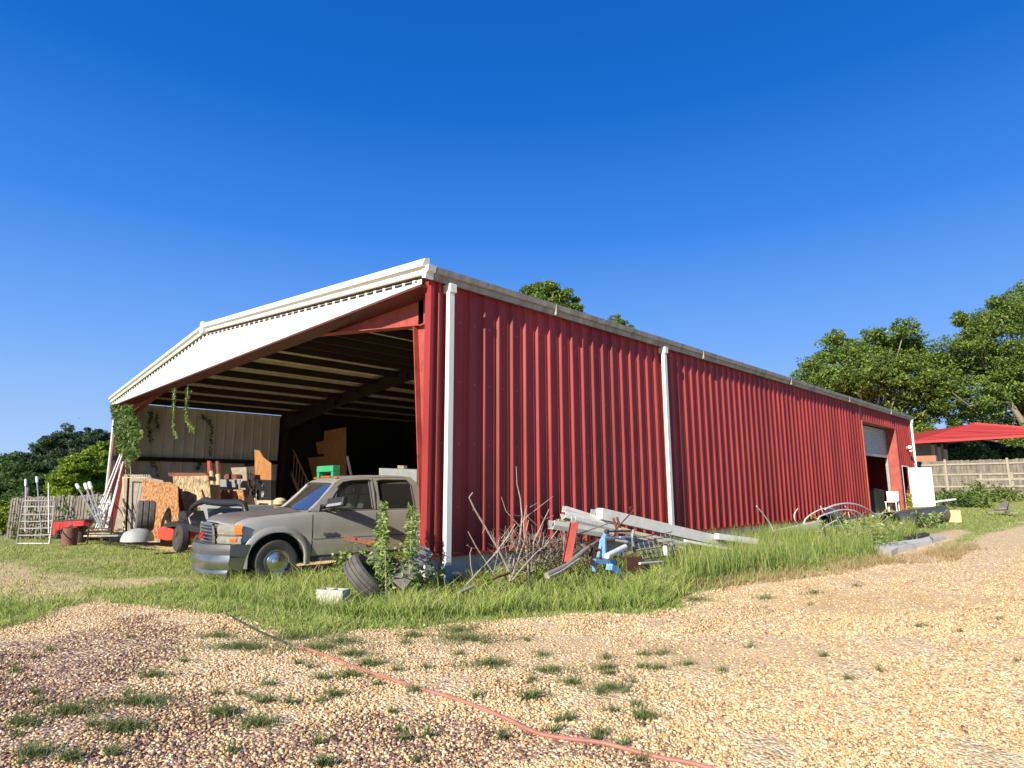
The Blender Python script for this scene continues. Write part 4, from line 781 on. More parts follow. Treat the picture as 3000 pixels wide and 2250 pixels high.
tr_ = root(Vector((c_.x, c_.y, p.z)), 'standing_tyre', 'grey ribbed tractor tyre standing on edge before the chipboard', 'tyre', None, R(77)); q = MB().lathe([(.25, -.2), (.38, -.24), (.44, -.2), (.45, -.1), (.43, -.09), (.43, -.06), (.45, -.05), (.45, .05), (.43, .06), (.43, .09), (.45, .1), (.44, .2), (.38, .24), (.25, .2)], 32, (0, 0, .44), 'x'); q.build('casing', 'oldrub', tr_, 35)
p = ony(*z1(1112, 1342), -.95); q = MB().lathe([(.42, 0), (.41, .1), (.35, .24), (.2, .33), (.0, .36)], 20, tuple(p)); o = one('upturned_tub', q, 'tarp', 'round grey upturned metal tub in the grass below the tractor tyre', 'tub', None, 50)
sheet('chipboard_sheet', z2, [(555, 955), (835, 950), (850, 1000), (885, 1240), (665, 1235), (640, 1060), (570, 1040)], .6, 'osbshadow', 'dappled chipboard sheet under a dark board inside the open bay', 'chipboard', lean=.05)
sheet('dark_board', z2, [(533, 925), (838, 928), (842, 952), (538, 955)], .9, 'rust', 'dark brown board lying along the top of the dappled chipboard', 'board', th=.1)
sheet('dark_board', z2, [(575, 1040), (610, 1040), (700, 1330), (660, 1330)], .3, 'darksteel', 'dark plank leaning between the two chipboard sheets', 'board', th=.05)
sheet('wood_strip', z2, [(738, 1035), (752, 1035), (800, 1165), (785, 1165)], .4, 'lumber', 'short pale stick leaning on the dappled chipboard', 'stick')
for i, (P, m_, lb) in enumerate([([(865, 915), (880, 908), (912, 1145), (888, 1148)], 'lumber', 'pale plank with a rounded top leaning inside the open bay'), ([(916, 938), (940, 935), (944, 1152), (918, 1152)], 'lumber', 'upright pale post board inside the open bay'), ([(848, 830), (868, 830), (890, 1145), (862, 1145)], 'redframe', 'dark red steel post left of the pale plank'), ([(916, 832), (934, 832), (940, 935), (922, 935)], 'rust', 'brown stake above the upright pale board')]):
    sheet('upright_board', z2, P, 1.2 + .02 * i, m_, lb, 'board', th=.05)
sheet('metal_sheet', z2, [(946, 980), (1112, 982), (1112, 1062), (950, 1062)], 1.9, 'greybox', 'grey flat metal panel with a small hole behind the planks', 'panel', th=.03)
sheet('beige_sheet', z2, [(1028, 885), (1150, 880), (1176, 1125), (1098, 1128)], 2.6, 'ply', 'tall beige sheet leaning against the barn left wall', 'board', th=.03, lean=.05)
sheet('small_chipboard', z2, [(1060, 1062), (1132, 1064), (1146, 1158), (1050, 1158)], 1.6, 'osb', 'small square of chipboard beside dark striped boards', 'chipboard', th=.03)
sheet('striped_boards', z2, [(960, 1066), (1062, 1066), (1052, 1156), (955, 1156)], 1.7, 'rust', 'dark brown boards standing left of the small chipboard square', 'board', th=.06)
sheet('cream_board', z2, [(1143, 1126), (1238, 1130), (1240, 1250), (1150, 1250)], 2.0, 'pink', 'cream board standing low beside the speaker', 'board', th=.04)
sheet('window_frame', z2, [(1150, 852), (1232, 850), (1232, 1132), (1150, 1132)], 4.6, 'darksteel', 'dark metal frame panel against the left wall near the orange plywood', 'panel', th=.05)
sheet('orange_plywood', z2, [(1232, 740), (1270, 748), (1300, 800), (1365, 850), (1366, 985), (1235, 978)], 3.2, 'plyorange', 'orange brown plywood sheet with a slanted broken top above the speaker', 'plywood sheet', th=.03)
sheet('toolbox', z2, [(985, 950), (1000, 938), (1072, 938), (1085, 950), (1085, 976), (985, 976)], 2.0, 'rust', 'small dark red toolbox on top of the grey panel', 'toolbox', th=.2)
P = YP(z2, [(1165, 1152), (1365, 1150), (1365, 1300), (1165, 1300)], 2.5); one('low_cabinet', MB().prism(P, (0, .5, 0)), 'pink', 'low pinkish wooden cabinet under the black speaker', 'cabinet')
P = YP(z2, [(1247, 985), (1360, 987), (1360, 1148), (1247, 1146)], 2.6); r = root(P[3], 'speaker', 'black loudspeaker box standing on the low cabinet', 'speaker'); part(MB().prism(P, (0, .2, 0)), 'cabinet', 'black', r, bevel=.02)
for yy, rr in ((1028, .06), (1100, .10)):
    c_ = ony(*z2(1303, yy), 2.6); part(MB().lathe([(rr, .0), (rr * 1.05, -.02), (rr * .8, -.012), (rr * .75, .0), (rr * .3, .0), (.0, -.03)], 18, tuple(c_ + Vector((0, -.005, 0))), 'y'), 'driver_cone', 'steel' , r, 40)
# grey cabinet with padded black bar, riding mower
P = YP(z2, [(790, 1188), (1140, 1192), (1140, 1330), (1090, 1400), (800, 1400)], -.3); r = root(Vector((P[4].x, P[4].y, g(P[4].x, P[4].y))), 'utility_loader', 'grey machine cabinet behind a bent black padded bar, left of the truck hood', 'machine'); part(MB().prism(P, (0, .7, 0)), 'cabinet', 'greybox', r, bevel=.02)
P = YP(z2, [(855, 1215), (1120, 1215), (1120, 1320), (870, 1325)], -.31); part(MB().prism(P, (0, -.02, 0)), 'panel', 'black', r)
P = YP(z2, [(705, 1300), (725, 1210), (760, 1180), (830, 1150), (900, 1165), (1020, 1172), (1110, 1168), (1150, 1185), (1165, 1245), (1160, 1330)], -.75); part(MB().tube(P, [.055, .055, .06, .085, .08, .085, .08, .06, .055, .055], 10), 'padded_bar', 'black', r, True)
P = YP(z2, [(920, 1275), (960, 1268), (985, 1280), (1040, 1275)], -.40); part(MB().tube(P, [.02, .05, .05, .02], 8), 'hose_fitting', 'pink', r, True)
mp_ = ony(*z2(640, 1505), -1.35); mp_.z = g(mp_.x, mp_.y); r = root(mp_, 'riding_mower', 'bright red and black zero turn riding mower parked in the grass', 'riding mower')
Ym = mp_.y
P = YP(z2, [(442, 1378), (480, 1362), (545, 1366), (570, 1392), (560, 1470), (520, 1478), (445, 1462)], Ym + .1); part(MB().prism(P, (0, .75, 0)), 'engine_cover', 'mower', r, bevel=.03)
P = YP(z2, [(530, 1322), (600, 1330), (700, 1345), (800, 1375), (820, 1402), (760, 1412), (700, 1400), (600, 1362), (480, 1362)], Ym + .0); part(MB().prism(P, (0, .95, 0)), 'fender', 'black', r, bevel=.03)
P = YP(z2, [(610, 1290), (625, 1240), (660, 1235), (680, 1310), (760, 1325), (760, 1345), (620, 1335)], Ym + .3); part(MB().prism(P, (0, .45, 0)), 'seat', 'black', r, bevel=.04)
for (cx, cy, rad, dy) in ((638, 1458, .29, -.02), (638, 1458, .29, .95), (800, 1480, .15, .0)):
    c_ = ony(*z2(cx, cy), Ym + dy); wq = MB().lathe([(rad * .5, -.08), (rad * .9, -.10), (rad, -.06), (rad, .06), (rad * .9, .10), (rad * .5, .08)], 22, tuple(c_), 'y'); t_ = part(wq, 'tyre', 'rubber', r, 35); part(MB().lathe([(rad * .5, -.08), (rad * .42, -.05), (rad * .15, -.06), (0, -.07)], 16, tuple(c_), 'y'), 'rim', 'darksteel', r, 35)
P = YP(z2, [(730, 1470), (830, 1455), (840, 1495), (745, 1505)], Ym + .1); part(MB().prism(P, (0, .8, 0)), 'cutting_deck', 'rust', r)
P = YP(z2, [(720, 1360), (700, 1290), (735, 1255)], Ym + .1); part(MB().tube(P, .015, 6), 'lever', 'pink', r)
# deeper in the bay
sheet('chipboard_sheet', z3, [(690, 312), (865, 280), (870, 700), (600, 700), (556, 528), (690, 518), (688, 495), (640, 498), (620, 405), (688, 388)], 8.0, 'plyorange', 'tall ragged orange brown wood sheet standing deep in the barn', 'board', th=.03)
P = YP(z3, [(400, 380), (560, 720), (620, 860)], 7.6); r = root(Vector((P[2].x, 7.6, 0)), 'wooden_stair_rail', 'wooden staircase railing with balusters standing in the dark bay', 'railing')
part(MB().tube(P, .035, 6), 'handrail', 'lumber', r); P2 = YP(z3, [(420, 650), (520, 880)], 7.6); part(MB().bar(P2[0], P2[1], .05, .16), 'stringer', 'lumber', r)
for i in range(6): f = i / 5; part(MB().tube(YP(z3, [(424 + 118 * f, 455 + 235 * f), (420 + 100 * f, 655 + 215 * f)], 7.6), .018, 5), 'baluster', 'lumber', r)
part(MB().bar(*YP(z3, [(372, 880), (412, 400)], 7.6), .12, .05), 'newel_post', 'plyorange', r)
c0 = ony(*z3(625, 700), 3.6); c1 = ony(*z3(762, 590), 3.6); r = root(Vector((c0.x, 3.6, g(c0.x, 3.6))), 'green_machine', 'bright green metal shop machine standing behind the truck cab', 'machine')
q = MB(); q.box((c0.x, 3.6, c1.z - .19), (c1.x, 3.85, c1.z)); part(q, 'hopper', 'green', r, bevel=.015)
for xx in (c0.x, c1.x - .14): q = MB(); q.box((xx, 3.62, 0), (xx + .14, 3.84, c1.z - .191)); part(q, 'leg', 'green', r)
q = MB(); q.box((c0.x + .141, 3.8, .7), (c1.x - .141, 3.83, c1.z - .29)); part(q, 'back_panel', 'dark', r)
one('white_pole', MB().tube(YP(z3, [(878, 518), (915, 700), (930, 800)], 6.5), .05, 8), 'pvc', 'single pale pole leaning in the dark bay behind the truck roof', 'pole')
P = YP(z3, [(1135, 612), (1440, 622), (1440, 760), (1135, 760)], 4.5); one('grey_headboard', MB().prism(P, (0, .1, 0)), 'greybox', 'dark grey framed panel standing behind the truck cab roof', 'panel')
P = YP(z3, [(1285, 590), (1335, 592), (1335, 617), (1285, 615)], 4.5); one('small_box', MB().prism(P, (0, .12, 0)), 'ply', 'small grey box sitting on top of the dark framed panel', 'box')
c_ = ony(*z3(330, 920), 1.2); one('yellow_funnel', MB().lathe([(.05, 0), (.16, .05), (.17, .14), (.1, .2), (0, .22)], 12, tuple(c_), 'z'), 'cream', 'small yellow container seen over the truck hood', 'container', None, 40)
# ------------------------------------------------------------------ leaves, vines, weeds, trees
def leafmesh(name, P, size, col, parent=None, up=.5, m='leaf', aspect=.55, nrm=None):
    n = len(P); a = rng.normal(0, 1, (n, 3)); a[:, 2] *= .6; a /= np.linalg.norm(a, axis=1)[:, None]
    b_ = rng.normal(0, 1, (n, 3)) * np.array([1, 1, 1 - up * .8]); b_ -= a * (a * b_).sum(1)[:, None]; b_ /= np.linalg.norm(b_, axis=1)[:, None] + 1e-9
    s = size[:, None]; droop = np.array([0, 0, -.22])[None] * s
    V = np.stack([P - a * s * .5, P + b_ * s * aspect * .5, P + a * s * .5 + droop, P - b_ * s * aspect * .5], 1).reshape(-1, 3)
    F = np.arange(4 * n).reshape(-1, 4); return npmesh(name, V, F, m, np.repeat(col, 4, 0), parent)
def lcol(n, pal): return np.array(pal)[rng.integers(0, len(pal), n)] * rng.uniform(.7, 1.25, (n, 1))
PG = [(.16, .25, .045), (.22, .32, .06), (.09, .16, .035), (.30, .38, .08)]                      # mid pecan green
PD = [(.075, .14, .04), (.10, .18, .05), (.055, .11, .04), (.13, .21, .065)]                       # dark
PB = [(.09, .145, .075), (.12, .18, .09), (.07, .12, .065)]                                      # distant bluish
PY = [(.28, .38, .04), (.22, .33, .035), (.36, .45, .06), (.16, .26, .03)]                       # bright yellow green
def tree(name, lobes, base, label, pal, leafs, lsize, group, trunk_r=.3, depth=50, ysq=.8, sub=9, bark='bark', fork=.35, hole=.0, cat='tree'):
    """lobes: (px, py, rpx, ddepth) - crown masses; each becomes a ball of twig clumps at its own distance"""
    r = root(Vector(base), name, label, cat, group); C = []; Rr = []
    for l in lobes:
        px, py, rp = l[:3]; dd = depth + (l[3] if len(l) > 3 else random.uniform(-2, 2)); c = atd(px, py, dd); C.append(c); Rr.append(1.12 * rp / F_PX * dd)
    base = Vector(base); top = sum(C, Vector()) / len(C); mid = base.lerp(top, fork); mid.x = base.x + (mid.x - base.x) * .5; mid.y = base.y + (mid.y - base.y) * .5
    q = MB(); q.tube([base - Vector((0, 0, .4)), base.lerp(mid, .5) + Vector((random.uniform(-.1, .1), 0, 0)), mid], [trunk_r * 1.25, trunk_r, trunk_r * .85], 10)
    for c, rr in zip(C, Rr):
        k = mid.lerp(c, .5) + Vector((random.uniform(-.6, .6), random.uniform(-.6, .6), random.uniform(-.2, .5))) * rr * .4
        q.tube([mid, k, c, c + (c - mid).normalized() * rr * .6], [trunk_r * .4, trunk_r * .2, trunk_r * .09, .015], 6)
        for _ in range(5):
            e = c + Vector((random.gauss(0, 1), random.gauss(0, 1), random.gauss(0, .8))).normalized() * rr * random.uniform(.6, .95); q.tube([k.lerp(c, random.uniform(.75, 1)), c.lerp(e, .5) + Vector((0, 0, .1)), e], [trunk_r * .07, trunk_r * .04, .01], 4)
    part(q, 'trunk', bark, r, 60)
    tot = sum(x * x for x in Rr); Pl = []; B0 = np.array(base)
    for c, rr in zip(C, Rr):
        nl = int(2.6 * leafs * rr * rr / tot); ns = max(6, int(sub * 5)); d = rng.normal(0, 1, (ns, 3)); d /= np.linalg.norm(d, axis=1)[:, None]
        sc_ = np.array(c)[None] + d * (rng.uniform(.3, 1.0, (ns, 1)) * rr) * np.array([1, 1, ysq]); sr = rng.uniform(.2, .42, ns) * rr
        pick = rng.integers(0, ns, nl); o_ = rng.normal(0, 1, (nl, 3)); o_ /= np.linalg.norm(o_, axis=1)[:, None]; o_ *= rng.uniform(.25, 1, (nl, 1)) ** .5
        Pl.append(sc_[pick] + o_ * sr[pick][:, None] * np.array([1.15, 1.15, .62]))
    P = np.concatenate(Pl); P = P[P[:, 2] > base.z + .2]; n = len(P); P = P - np.array(r.location)
    leafmesh('crown', P, rng.uniform(.6, 1.3, n) * lsize, lcol(n, pal), r)
    return r
TG = 'large trees beyond the barn on the right'; TL = 'trees in the tree line on the left'; TB = 'tree tops showing above the barn roof'
def gb(px, d): p = atd(px, 1435, d); return (p.x, p.y, 1.2 if px > 2000 else -.3)
tree('pecan_tree', [(2375, 1130, 62), (2430, 1050, 60), (2470, 1160, 70), (2545, 1030, 62), (2560, 1130, 75), (2640, 1010, 62), (2640, 1100, 75), (2720, 1060, 58), (2530, 1220, 60), (2620, 1200, 65), (2700, 1150, 60), (2360, 1170, 40), (2560, 985, 34), (2650, 965, 36), (2450, 995, 34), (2690, 1240, 40), (2500, 1090, 68), (2600, 1065, 66), (2420, 1120, 56), (2680, 1050, 55), (2740, 1120, 50), (2760, 1170, 45), (2590, 1010, 42), (2500, 1035, 42), (2380, 1090, 45)], gb(2560, 58), 'big leafy green tree just beyond the far end of the barn, left of the other', PG, 30000, .26, TG, .45, 58)
tree('pecan_tree', [(2830, 1010, 62), (2880, 960, 62), (2960, 930, 70), (3040, 900, 80), (2900, 1060, 75), (2990, 1050, 80), (3070, 1010, 80), (2800, 1080, 60), (2770, 1130, 55), (2860, 1160, 60), (2960, 1170, 62), (3050, 1150, 80), (2740, 1200, 42), (2690, 1260, 40), (2880, 1215, 50), (2990, 1260, 60), (2800, 1240, 30), (3080, 850, 60), (2820, 940, 34), (2930, 885, 30), (2720, 1150, 45), (3080, 1080, 80), (3000, 1120, 70), (2940, 1100, 60), (3050, 1230, 60)], gb(3110, 58), 'tallest leafy green tree rising above the red roofed house at the right edge', PG, 44000, .24, TG, .42, 57)
q = MB(); q.tube([atd(3090, 1350, 56), atd(3000, 1245, 56), atd(2950, 1165, 56), atd(2890, 1080, 56), atd(2850, 1000, 56)], [.36, .29, .22, .13, .06], 9); q.tube([atd(2960, 1180, 55), atd(2900, 1175, 54.5), atd(2840, 1190, 54), atd(2790, 1150, 54)], [.12, .10, .07, .03], 6); q.tube([atd(2890, 1080, 56), atd(2880, 960, 56), atd(2870, 925, 56)], [.08, .06, .03], 6)
bpy.context.view_layer.update(); tt = [o for o in bpy.data.objects if o.name.startswith('pecan_tree')][-1]; part(q, 'limb', 'bark', tt, 60)
tree('background_tree', [(2720, 1350, 70), (2830, 1345, 70), (2940, 1340, 75), (3050, 1330, 80), (2780, 1300, 45), (2900, 1300, 40), (3000, 1290, 50)], gb(2900, 62), 'dense dark green trees low behind the house and fence', PD, 22000, .3, TG, .3, 66, sub=7)
tree('background_tree', [(2640, 1330, 60), (2590, 1290, 60), (2680, 1300, 50)], gb(2620, 70), 'dark green tree low behind the far end of the barn', PD, 9000, .3, TG, .3, 70)
tree('oak_tree', [(1545, 862, 30), (1600, 850, 34), (1640, 868, 36), (1580, 900, 50), (1650, 920, 48), (1690, 905, 20), (1520, 880, 26), (1700, 930, 20), (1600, 1000, 90), (1620, 840, 16), (1565, 842, 14), (1685, 880, 14)], gb(1600, 60), 'leafy tree top rising above the middle of the barn roof', PG, 16000, .24, TB, .4, 60)
tree('oak_tree', [(1803, 935, 17), (1818, 950, 20), (1840, 965, 16), (1810, 1010, 50)], gb(1810, 62), 'small dark tuft of tree top above the roof, right of the larger one', PG, 4000, .2, TB, .3, 62)
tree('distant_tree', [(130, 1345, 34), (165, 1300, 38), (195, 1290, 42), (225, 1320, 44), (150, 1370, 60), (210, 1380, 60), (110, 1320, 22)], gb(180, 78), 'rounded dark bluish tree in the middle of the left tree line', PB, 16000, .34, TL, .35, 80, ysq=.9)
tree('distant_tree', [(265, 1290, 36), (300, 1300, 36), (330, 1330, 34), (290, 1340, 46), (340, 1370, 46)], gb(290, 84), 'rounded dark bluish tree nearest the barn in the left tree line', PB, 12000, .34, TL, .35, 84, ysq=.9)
tree('spreading_tree', [(-70, 1380, 90), (20, 1370, 56), (80, 1385, 55), (120, 1420, 56), (30, 1440, 75), (100, 1470, 66), (-40, 1470, 90), (60, 1350, 36), (150, 1470, 50), (10, 1500, 70), (120, 1510, 50)], gb(60, 45), 'dark green spreading tree at the left edge of the picture', PD, 34000, .22, TL, .3, 46, ysq=.7)
tree('bright_tree', [(190, 1400, 40), (230, 1370, 44), (275, 1350, 44), (320, 1350, 42), (250, 1420, 56), (310, 1410, 50), (200, 1450, 46), (290, 1470, 50), (250, 1345, 24), (300, 1318, 24), (175, 1425, 28), (330, 1500, 40)], gb(265, 36), 'bright yellow green tree beside the vine covered barn corner', PY, 26000, .20, TL, .2, 37)
tree('hedge_shrub', [(-20, 1540, 50), (25, 1520, 40), (60, 1545, 36), (10, 1490, 28), (50, 1580, 30), (-60, 1570, 60), (90, 1560, 26)], (atd(10, 1560, 30).x, atd(10, 1560, 30).y, -.45), 'bright green bushy shrub left of the wooden post', PY, 12000, .15, TL, .06, 30, fork=.2, cat='shrub')
q = []                                            # wood behind everything on the left
for px in range(-700, 420, 70): q.append((px, 1418 + 10 * math.sin(px), 56, random.uniform(-6, 6)))
tree('treeline', q, gb(0, 100), 'low dark wooded horizon far behind the left trees', PD, 20000, .5, TL, .3, 105, sub=6)
bpy.data.objects[[o.name for o in bpy.data.objects if o.name.startswith('treeline')][0]]['kind'] = 'stuff'
# vines on the left column
def cloud(polyfn, n): return np.array([polyfn() for _ in range(n)])
def inpx(zf, poly, n, Y, jit=.12, hang=False):
    xs = [p[0] for p in poly]; ys = [p[1] for p in poly]; out = []
    X_ = rng.uniform(min(xs), max(xs), n * 3); Y_ = rng.uniform(min(ys), max(ys), n * 3); k = inpoly(X_, Y_, poly)
    for x_, y_ in list(zip(X_[k], Y_[k]))[:n]: p = ony(*zf(x_, y_), Y + rng.uniform(-jit, jit)); out.append(tuple(p))
    return np.array(out)
PV = [(.10, .17, .045), (.16, .24, .06), (.22, .30, .09), (.07, .12, .035)]
def vinething(name, P, sz, pal, label, cat, stems, m='leaf'):
    b_ = Vector(P[P[:, 2].argmin()]); r = root(b_, name, label, cat); part(stems, 'stem', 'branch', r)
    leafmesh('leaves', P - np.array(b_), rng.uniform(.6, 1.3, len(P)) * sz, lcol(len(P), pal), r, aspect=.8); return r
P = inpx(z1, [(890, 235), (1080, 235), (1090, 330), (1140, 400), (1155, 470), (1110, 560), (1150, 640), (1060, 700), (1045, 800), (1020, 690), (980, 640), (935, 600), (920, 400)], 2600, -.12, .18)
P = P[rng.uniform(0, 1, len(P)) < .3 + .9 * (fnoise(P[:, 0], P[:, 2], 7, 31) > -.3)]
st = MB()
for x_ in (960, 1000, 1040): st.tube(YP(z1, [(x_ + 20, 800), (x_ + 10, 600), (x_ - 10, 420), (x_, 245)], -.1), .012, 4)
vinething('climbing_vine', P, .13, PV, 'dense green climbing vine covering the left front column of the barn', 'vine', st)
def hangvine(pts, Y, n, w_, label, zf=z2, pal=PV, sz=.06):
    C_ = YP(zf, pts, Y); st = MB().tube(C_, .012, 5); P = []
    for i in range(n):
        f = random.random() ** .8 * (len(C_) - 1.001); k = int(f); c = C_[k].lerp(C_[k + 1], f - k); ww = w_ * (1 - .75 * f / (len(C_) - 1)); P.append(tuple(c + Vector((random.gauss(0, ww), random.gauss(0, ww), random.gauss(0, .05)))))
    return vinething('hanging_vine', np.array(P), sz, pal, label, 'vine', st)
PVL = [(.24, .34, .10), (.33, .42, .15), (.16, .25, .06)]
hangvine([(585, 240), (580, 330), (578, 430), (572, 530), (580, 600), (608, 645)], -.25, 420, .032, 'thick green vine strand hanging from the gable, left of the pair', pal=PVL)
hangvine([(692, 235), (690, 320), (675, 400), (680, 480), (700, 545), (745, 576)], -.25, 420, .032, 'green vine strand with an upturned tip hanging from the gable, right of the pair', pal=PVL)
def wallvine(pts, n, lb): 
    C_ = [onx(*z2(*p), -W + .12) for p in pts]; st = MB().tube(C_, .012, 4); P = []
    for i in range(n // 2): f = random.random() * (len(C_) - 1.001); k = int(f); P.append(tuple(C_[k].lerp(C_[k + 1], f - k) + Vector((random.uniform(-.03, .05), random.gauss(0, .05), random.gauss(0, .05)))))
    vinething('wall_vine', np.array(P), .11, PD, lb, 'vine', st)
wallvine([(395, 430), (380, 520), (378, 600), (392, 680)], 150, 'dark thin vine trailing down the inside wall nearest the column'); wallvine([(440, 430), (440, 520), (455, 600)], 90, 'short dark vine trail on the inside wall, second from the column')
wallvine([(800, 460), (850, 510), (885, 560), (880, 650), (870, 800)], 170, 'longest dark vine trail down the middle of the inside wall'); wallvine([(400, 830), (430, 880), (450, 960)], 60, 'dark vine bit on the inside wall below the girt, near the column'); wallvine([(790, 840), (780, 880), (760, 900)], 70, 'dark vine bit on the inside wall below the girt, far from the column')
# leafy weeds
def weed(base, h, label, n=150, pal=PY, sz=.10, wd=.16, lean=(0, 0), name='leafy_weed', cat='weed', stems=1, group=None):
    base = Vector(base); r = root(base, name, label, cat, group); P = []; st = MB()
    for s_ in range(stems):
        o_ = Vector((random.gauss(0, wd * .5), random.gauss(0, wd * .5), 0)) * (stems > 1); t_ = Vector((lean[0] + random.gauss(0, .06) * stems, lean[1] + random.gauss(0, .05) * stems, h * random.uniform(.75, 1)))
        st.tube([o_ + Vector((0, 0, -.05)), o_ + t_ * .5 + Vector((.02, 0, 0)), o_ + t_], [.01, .008, .004], 5)
        for i in range(n // stems):
            f = random.uniform(.12, 1); a = random.uniform(0, 6.28); rr = wd * (1.15 - f) * random.uniform(.3, 1) + .02; P.append(tuple(o_ + t_ * f + Vector((math.cos(a) * rr, math.sin(a) * rr, random.uniform(-.02, .06)))))
    st.build('stem', 'branch' if pal is not PY else 'green' if False else 'branch', r); leafmesh('leaves', np.array(P), rng.uniform(.6, 1.3, len(P)) * sz, lcol(len(P), pal), r, aspect=.32, up=.3); return r
PW = [(.26, .38, .08), (.34, .46, .12), (.18, .29, .06), (.42, .52, .18)]
def zat(px, py_top, p): return ony(px, py_top, p.y).z - p.z
p = ong(*z3(1150, 1520)); p = Vector((-.95, -.75, g(-.95, -.75))); px_, py_ = z3(1150, 860)
def onw(zf, x_, ytop, Y): t_ = ony(*zf(x_, ytop), Y); return Vector((t_.x, Y, g(t_.x, Y))), t_.z - g(t_.x, Y)
b_, h = onw(z3, 1140, 855, -1.0); weed(b_, h, 'tallest pale green leafy weed standing against the rear door of the truck', 360, PW, .10, .20)
b_, h = onw(z3, 1215, 980, -1.05); weed(b_, h, 'shorter pale green leafy weed right of the tallest one', 260, PW, .09, .15)
b_, h = onw(z3, 1390, 830, -.75); weed(b_, h, 'pale green leafy weed growing beside the red corner column', 360, PW, .09, .15)
b_, h = onw(z3, 1460, 870, -.45); weed(b_, h, 'thin green weed touching the red corner column', 160, PW, .08, .08)
# brambles, ivy and broad leaf ground cover at the corner
def cover(name, zf, poly, n, hmax, sz, pal, label, dx=0):
    xs = [p[0] for p in poly]; ys = [p[1] for p in poly]; out = []
    X_ = rng.uniform(min(xs), max(xs), n * 3); Y_ = rng.uniform(min(ys), max(ys), n * 3); k = inpoly(X_, Y_, poly)
    for x_, y_ in list(zip(X_[k], Y_[k]))[:n]: p = ong(*zf(x_, y_)); out.append((p.x, p.y, p.z + abs(rng.normal(0, .4)) * hmax))
    P = np.array(out); return tag(leafmesh(name, P, rng.uniform(.5, 1.3, len(P)) * sz, lcol(len(P), pal), aspect=.6), label, 'ground cover', kind='stuff')
PK = PW + PG + [(.45, .3, .1)]
cover('bramble_cover', z3, [(720, 1480), (900, 1420), (1150, 1380), (1500, 1450), (1650, 1500), (1650, 1640), (1100, 1640), (800, 1560)], 4200, .6, .085, PK, 'leafy bramble cover round the old tyres and corner post')
cover('ivy_cover', z5, [(420, 1180), (800, 1120), (1200, 1180), (1600, 1250), (1500, 1400), (900, 1450), (500, 1420), (400, 1300)], 2600, .22, .07, PK + [(.32, .14, .07)], 'low mixed ivy and dead leaves below the dead branches')
for i, (x_, yt, Y, n, pal) in enumerate([(1560, 930, 33.1, 200, PG), (1450, 1040, 32.5, 260, PG), (1620, 1010, 31.5, 260, PG), (1300, 1060, 31, 260, PG), (1180, 1060, 30.5, 220, PD), (1740, 1060, 32, 220, PG), (1400, 1120, 30, 240, PD), (1520, 1130, 30, 240, PG), (1110, 1020, 32, 120, PD), (1900, 1060, 33, 150, PG)]):
    b_, h = onw(z8, x_, yt, Y); weed(b_, max(h, .4), ['tallest spindly weed before the pale rail fence', 'leafy weed left of the tallest one by the rail fence', 'bushy weed right of the tallest one by the rail fence', 'bushy weed between the white door and the rail fence', 'dark weed beside the white door', 'bushy green weed near the rail fence posts', 'low dark bush behind the white pipe', 'low green bush in front of the rail fence', 'thin reddish weed just right of the white door', 'green bush at the foot of the far fence gate'][i], n, pal, .22, .45, name='leafy_weed', stems=6, group='weeds in front of the far fence')
b_ = ong(*z8(985, 1470)); weed(b_, .6, 'bushy green weed in front of the black culvert pipe', 320, PW, .12, .34, stems=8, name='bushy_weed')
b_, h = onw(z8, 690, 1150, 26.9); weed((.22, 28.1, .45), .85, 'yellowish green weed at the foot of the red door jamb', 160, [(.5, .45, .08), (.3, .36, .06), (.55, .35, .08)], .16, .18, stems=3, name='bushy_weed')
b_ = ong(*z7(1640, 960)); weed(b_, .8, 'tall green weed clump between the wire hoops and the black pipe', 450, PW, .11, .45, stems=10, name='bushy_weed')
b_ = ong(*z7(1400, 900)); weed(b_, .9, 'green weed growing up through the wire hoops', 160, PW, .10, .35, stems=7, name='bushy_weed')
# ------------------------------------------------------------------ things in front of and along the red wall
def tyre_thing(c, tilt, rz, label, rad=.37, wd=.13, axd=(.5, .5, .7)):
    r = root(Vector(c), 'worn_tyre', label, 'tyre', 'worn tyres by the corner post'); q = MB().lathe([(rad * .62, -wd * .9), (rad * .85, -wd * 1.05), (rad * .97, -wd * .85), (rad, -wd * .55), (rad * .965, -wd * .5), (rad * .965, -wd * .4), (rad, -wd * .35), (rad, -wd * .05), (rad * .965, 0), (rad, wd * .05), (rad, wd * .35), (rad * .965, wd * .4), (rad * .965, wd * .5), (rad, wd * .55), (rad * .97, wd * .85), (rad * .85, wd * 1.05), (rad * .62, wd * .9), (rad * .66, 0), (rad * .62, -wd * .9)], 36)
    o = q.build('casing', 'oldrub', r, 35); o.rotation_euler = Vector(axd).to_track_quat('Z', 'Y').to_euler(); return r
p = onx(*z3(1040, 1500), .15); tyre_thing((p.x, p.y, p.z), R(-62), R(72), 'worn bald tyre lying tilted in the grass, nearest the concrete block')
p = onx(*z3(1200, 1440), -.05); tyre_thing((p.x, p.y, p.z), R(-70), R(60), 'dark worn tyre behind the first, half hidden by brambles')
def beam(zf, a, b_, Xa, Xb, w_, h_, m, name, label, cat, group=None): A, B_ = onx(*zf(*a), Xa), onx(*zf(*b_), Xb); return one(name, MB().bar(A, B_, w_, h_, (.85, -.5, .25)), m, label, cat, group)
beam(z3, (1535, 1275), (1290, 1560), .45, .7, .19, .03, 'oldwood', 'weathered_plank', 'wide weathered split plank leaning beside the corner downspout', 'plank', 'old planks at the corner')
beam(z3, (1500, 1268), (1225, 1530), .3, .55, .13, .03, 'oldwood', 'weathered_plank', 'narrower dark plank just left of the wide split one', 'plank', 'old planks at the corner')
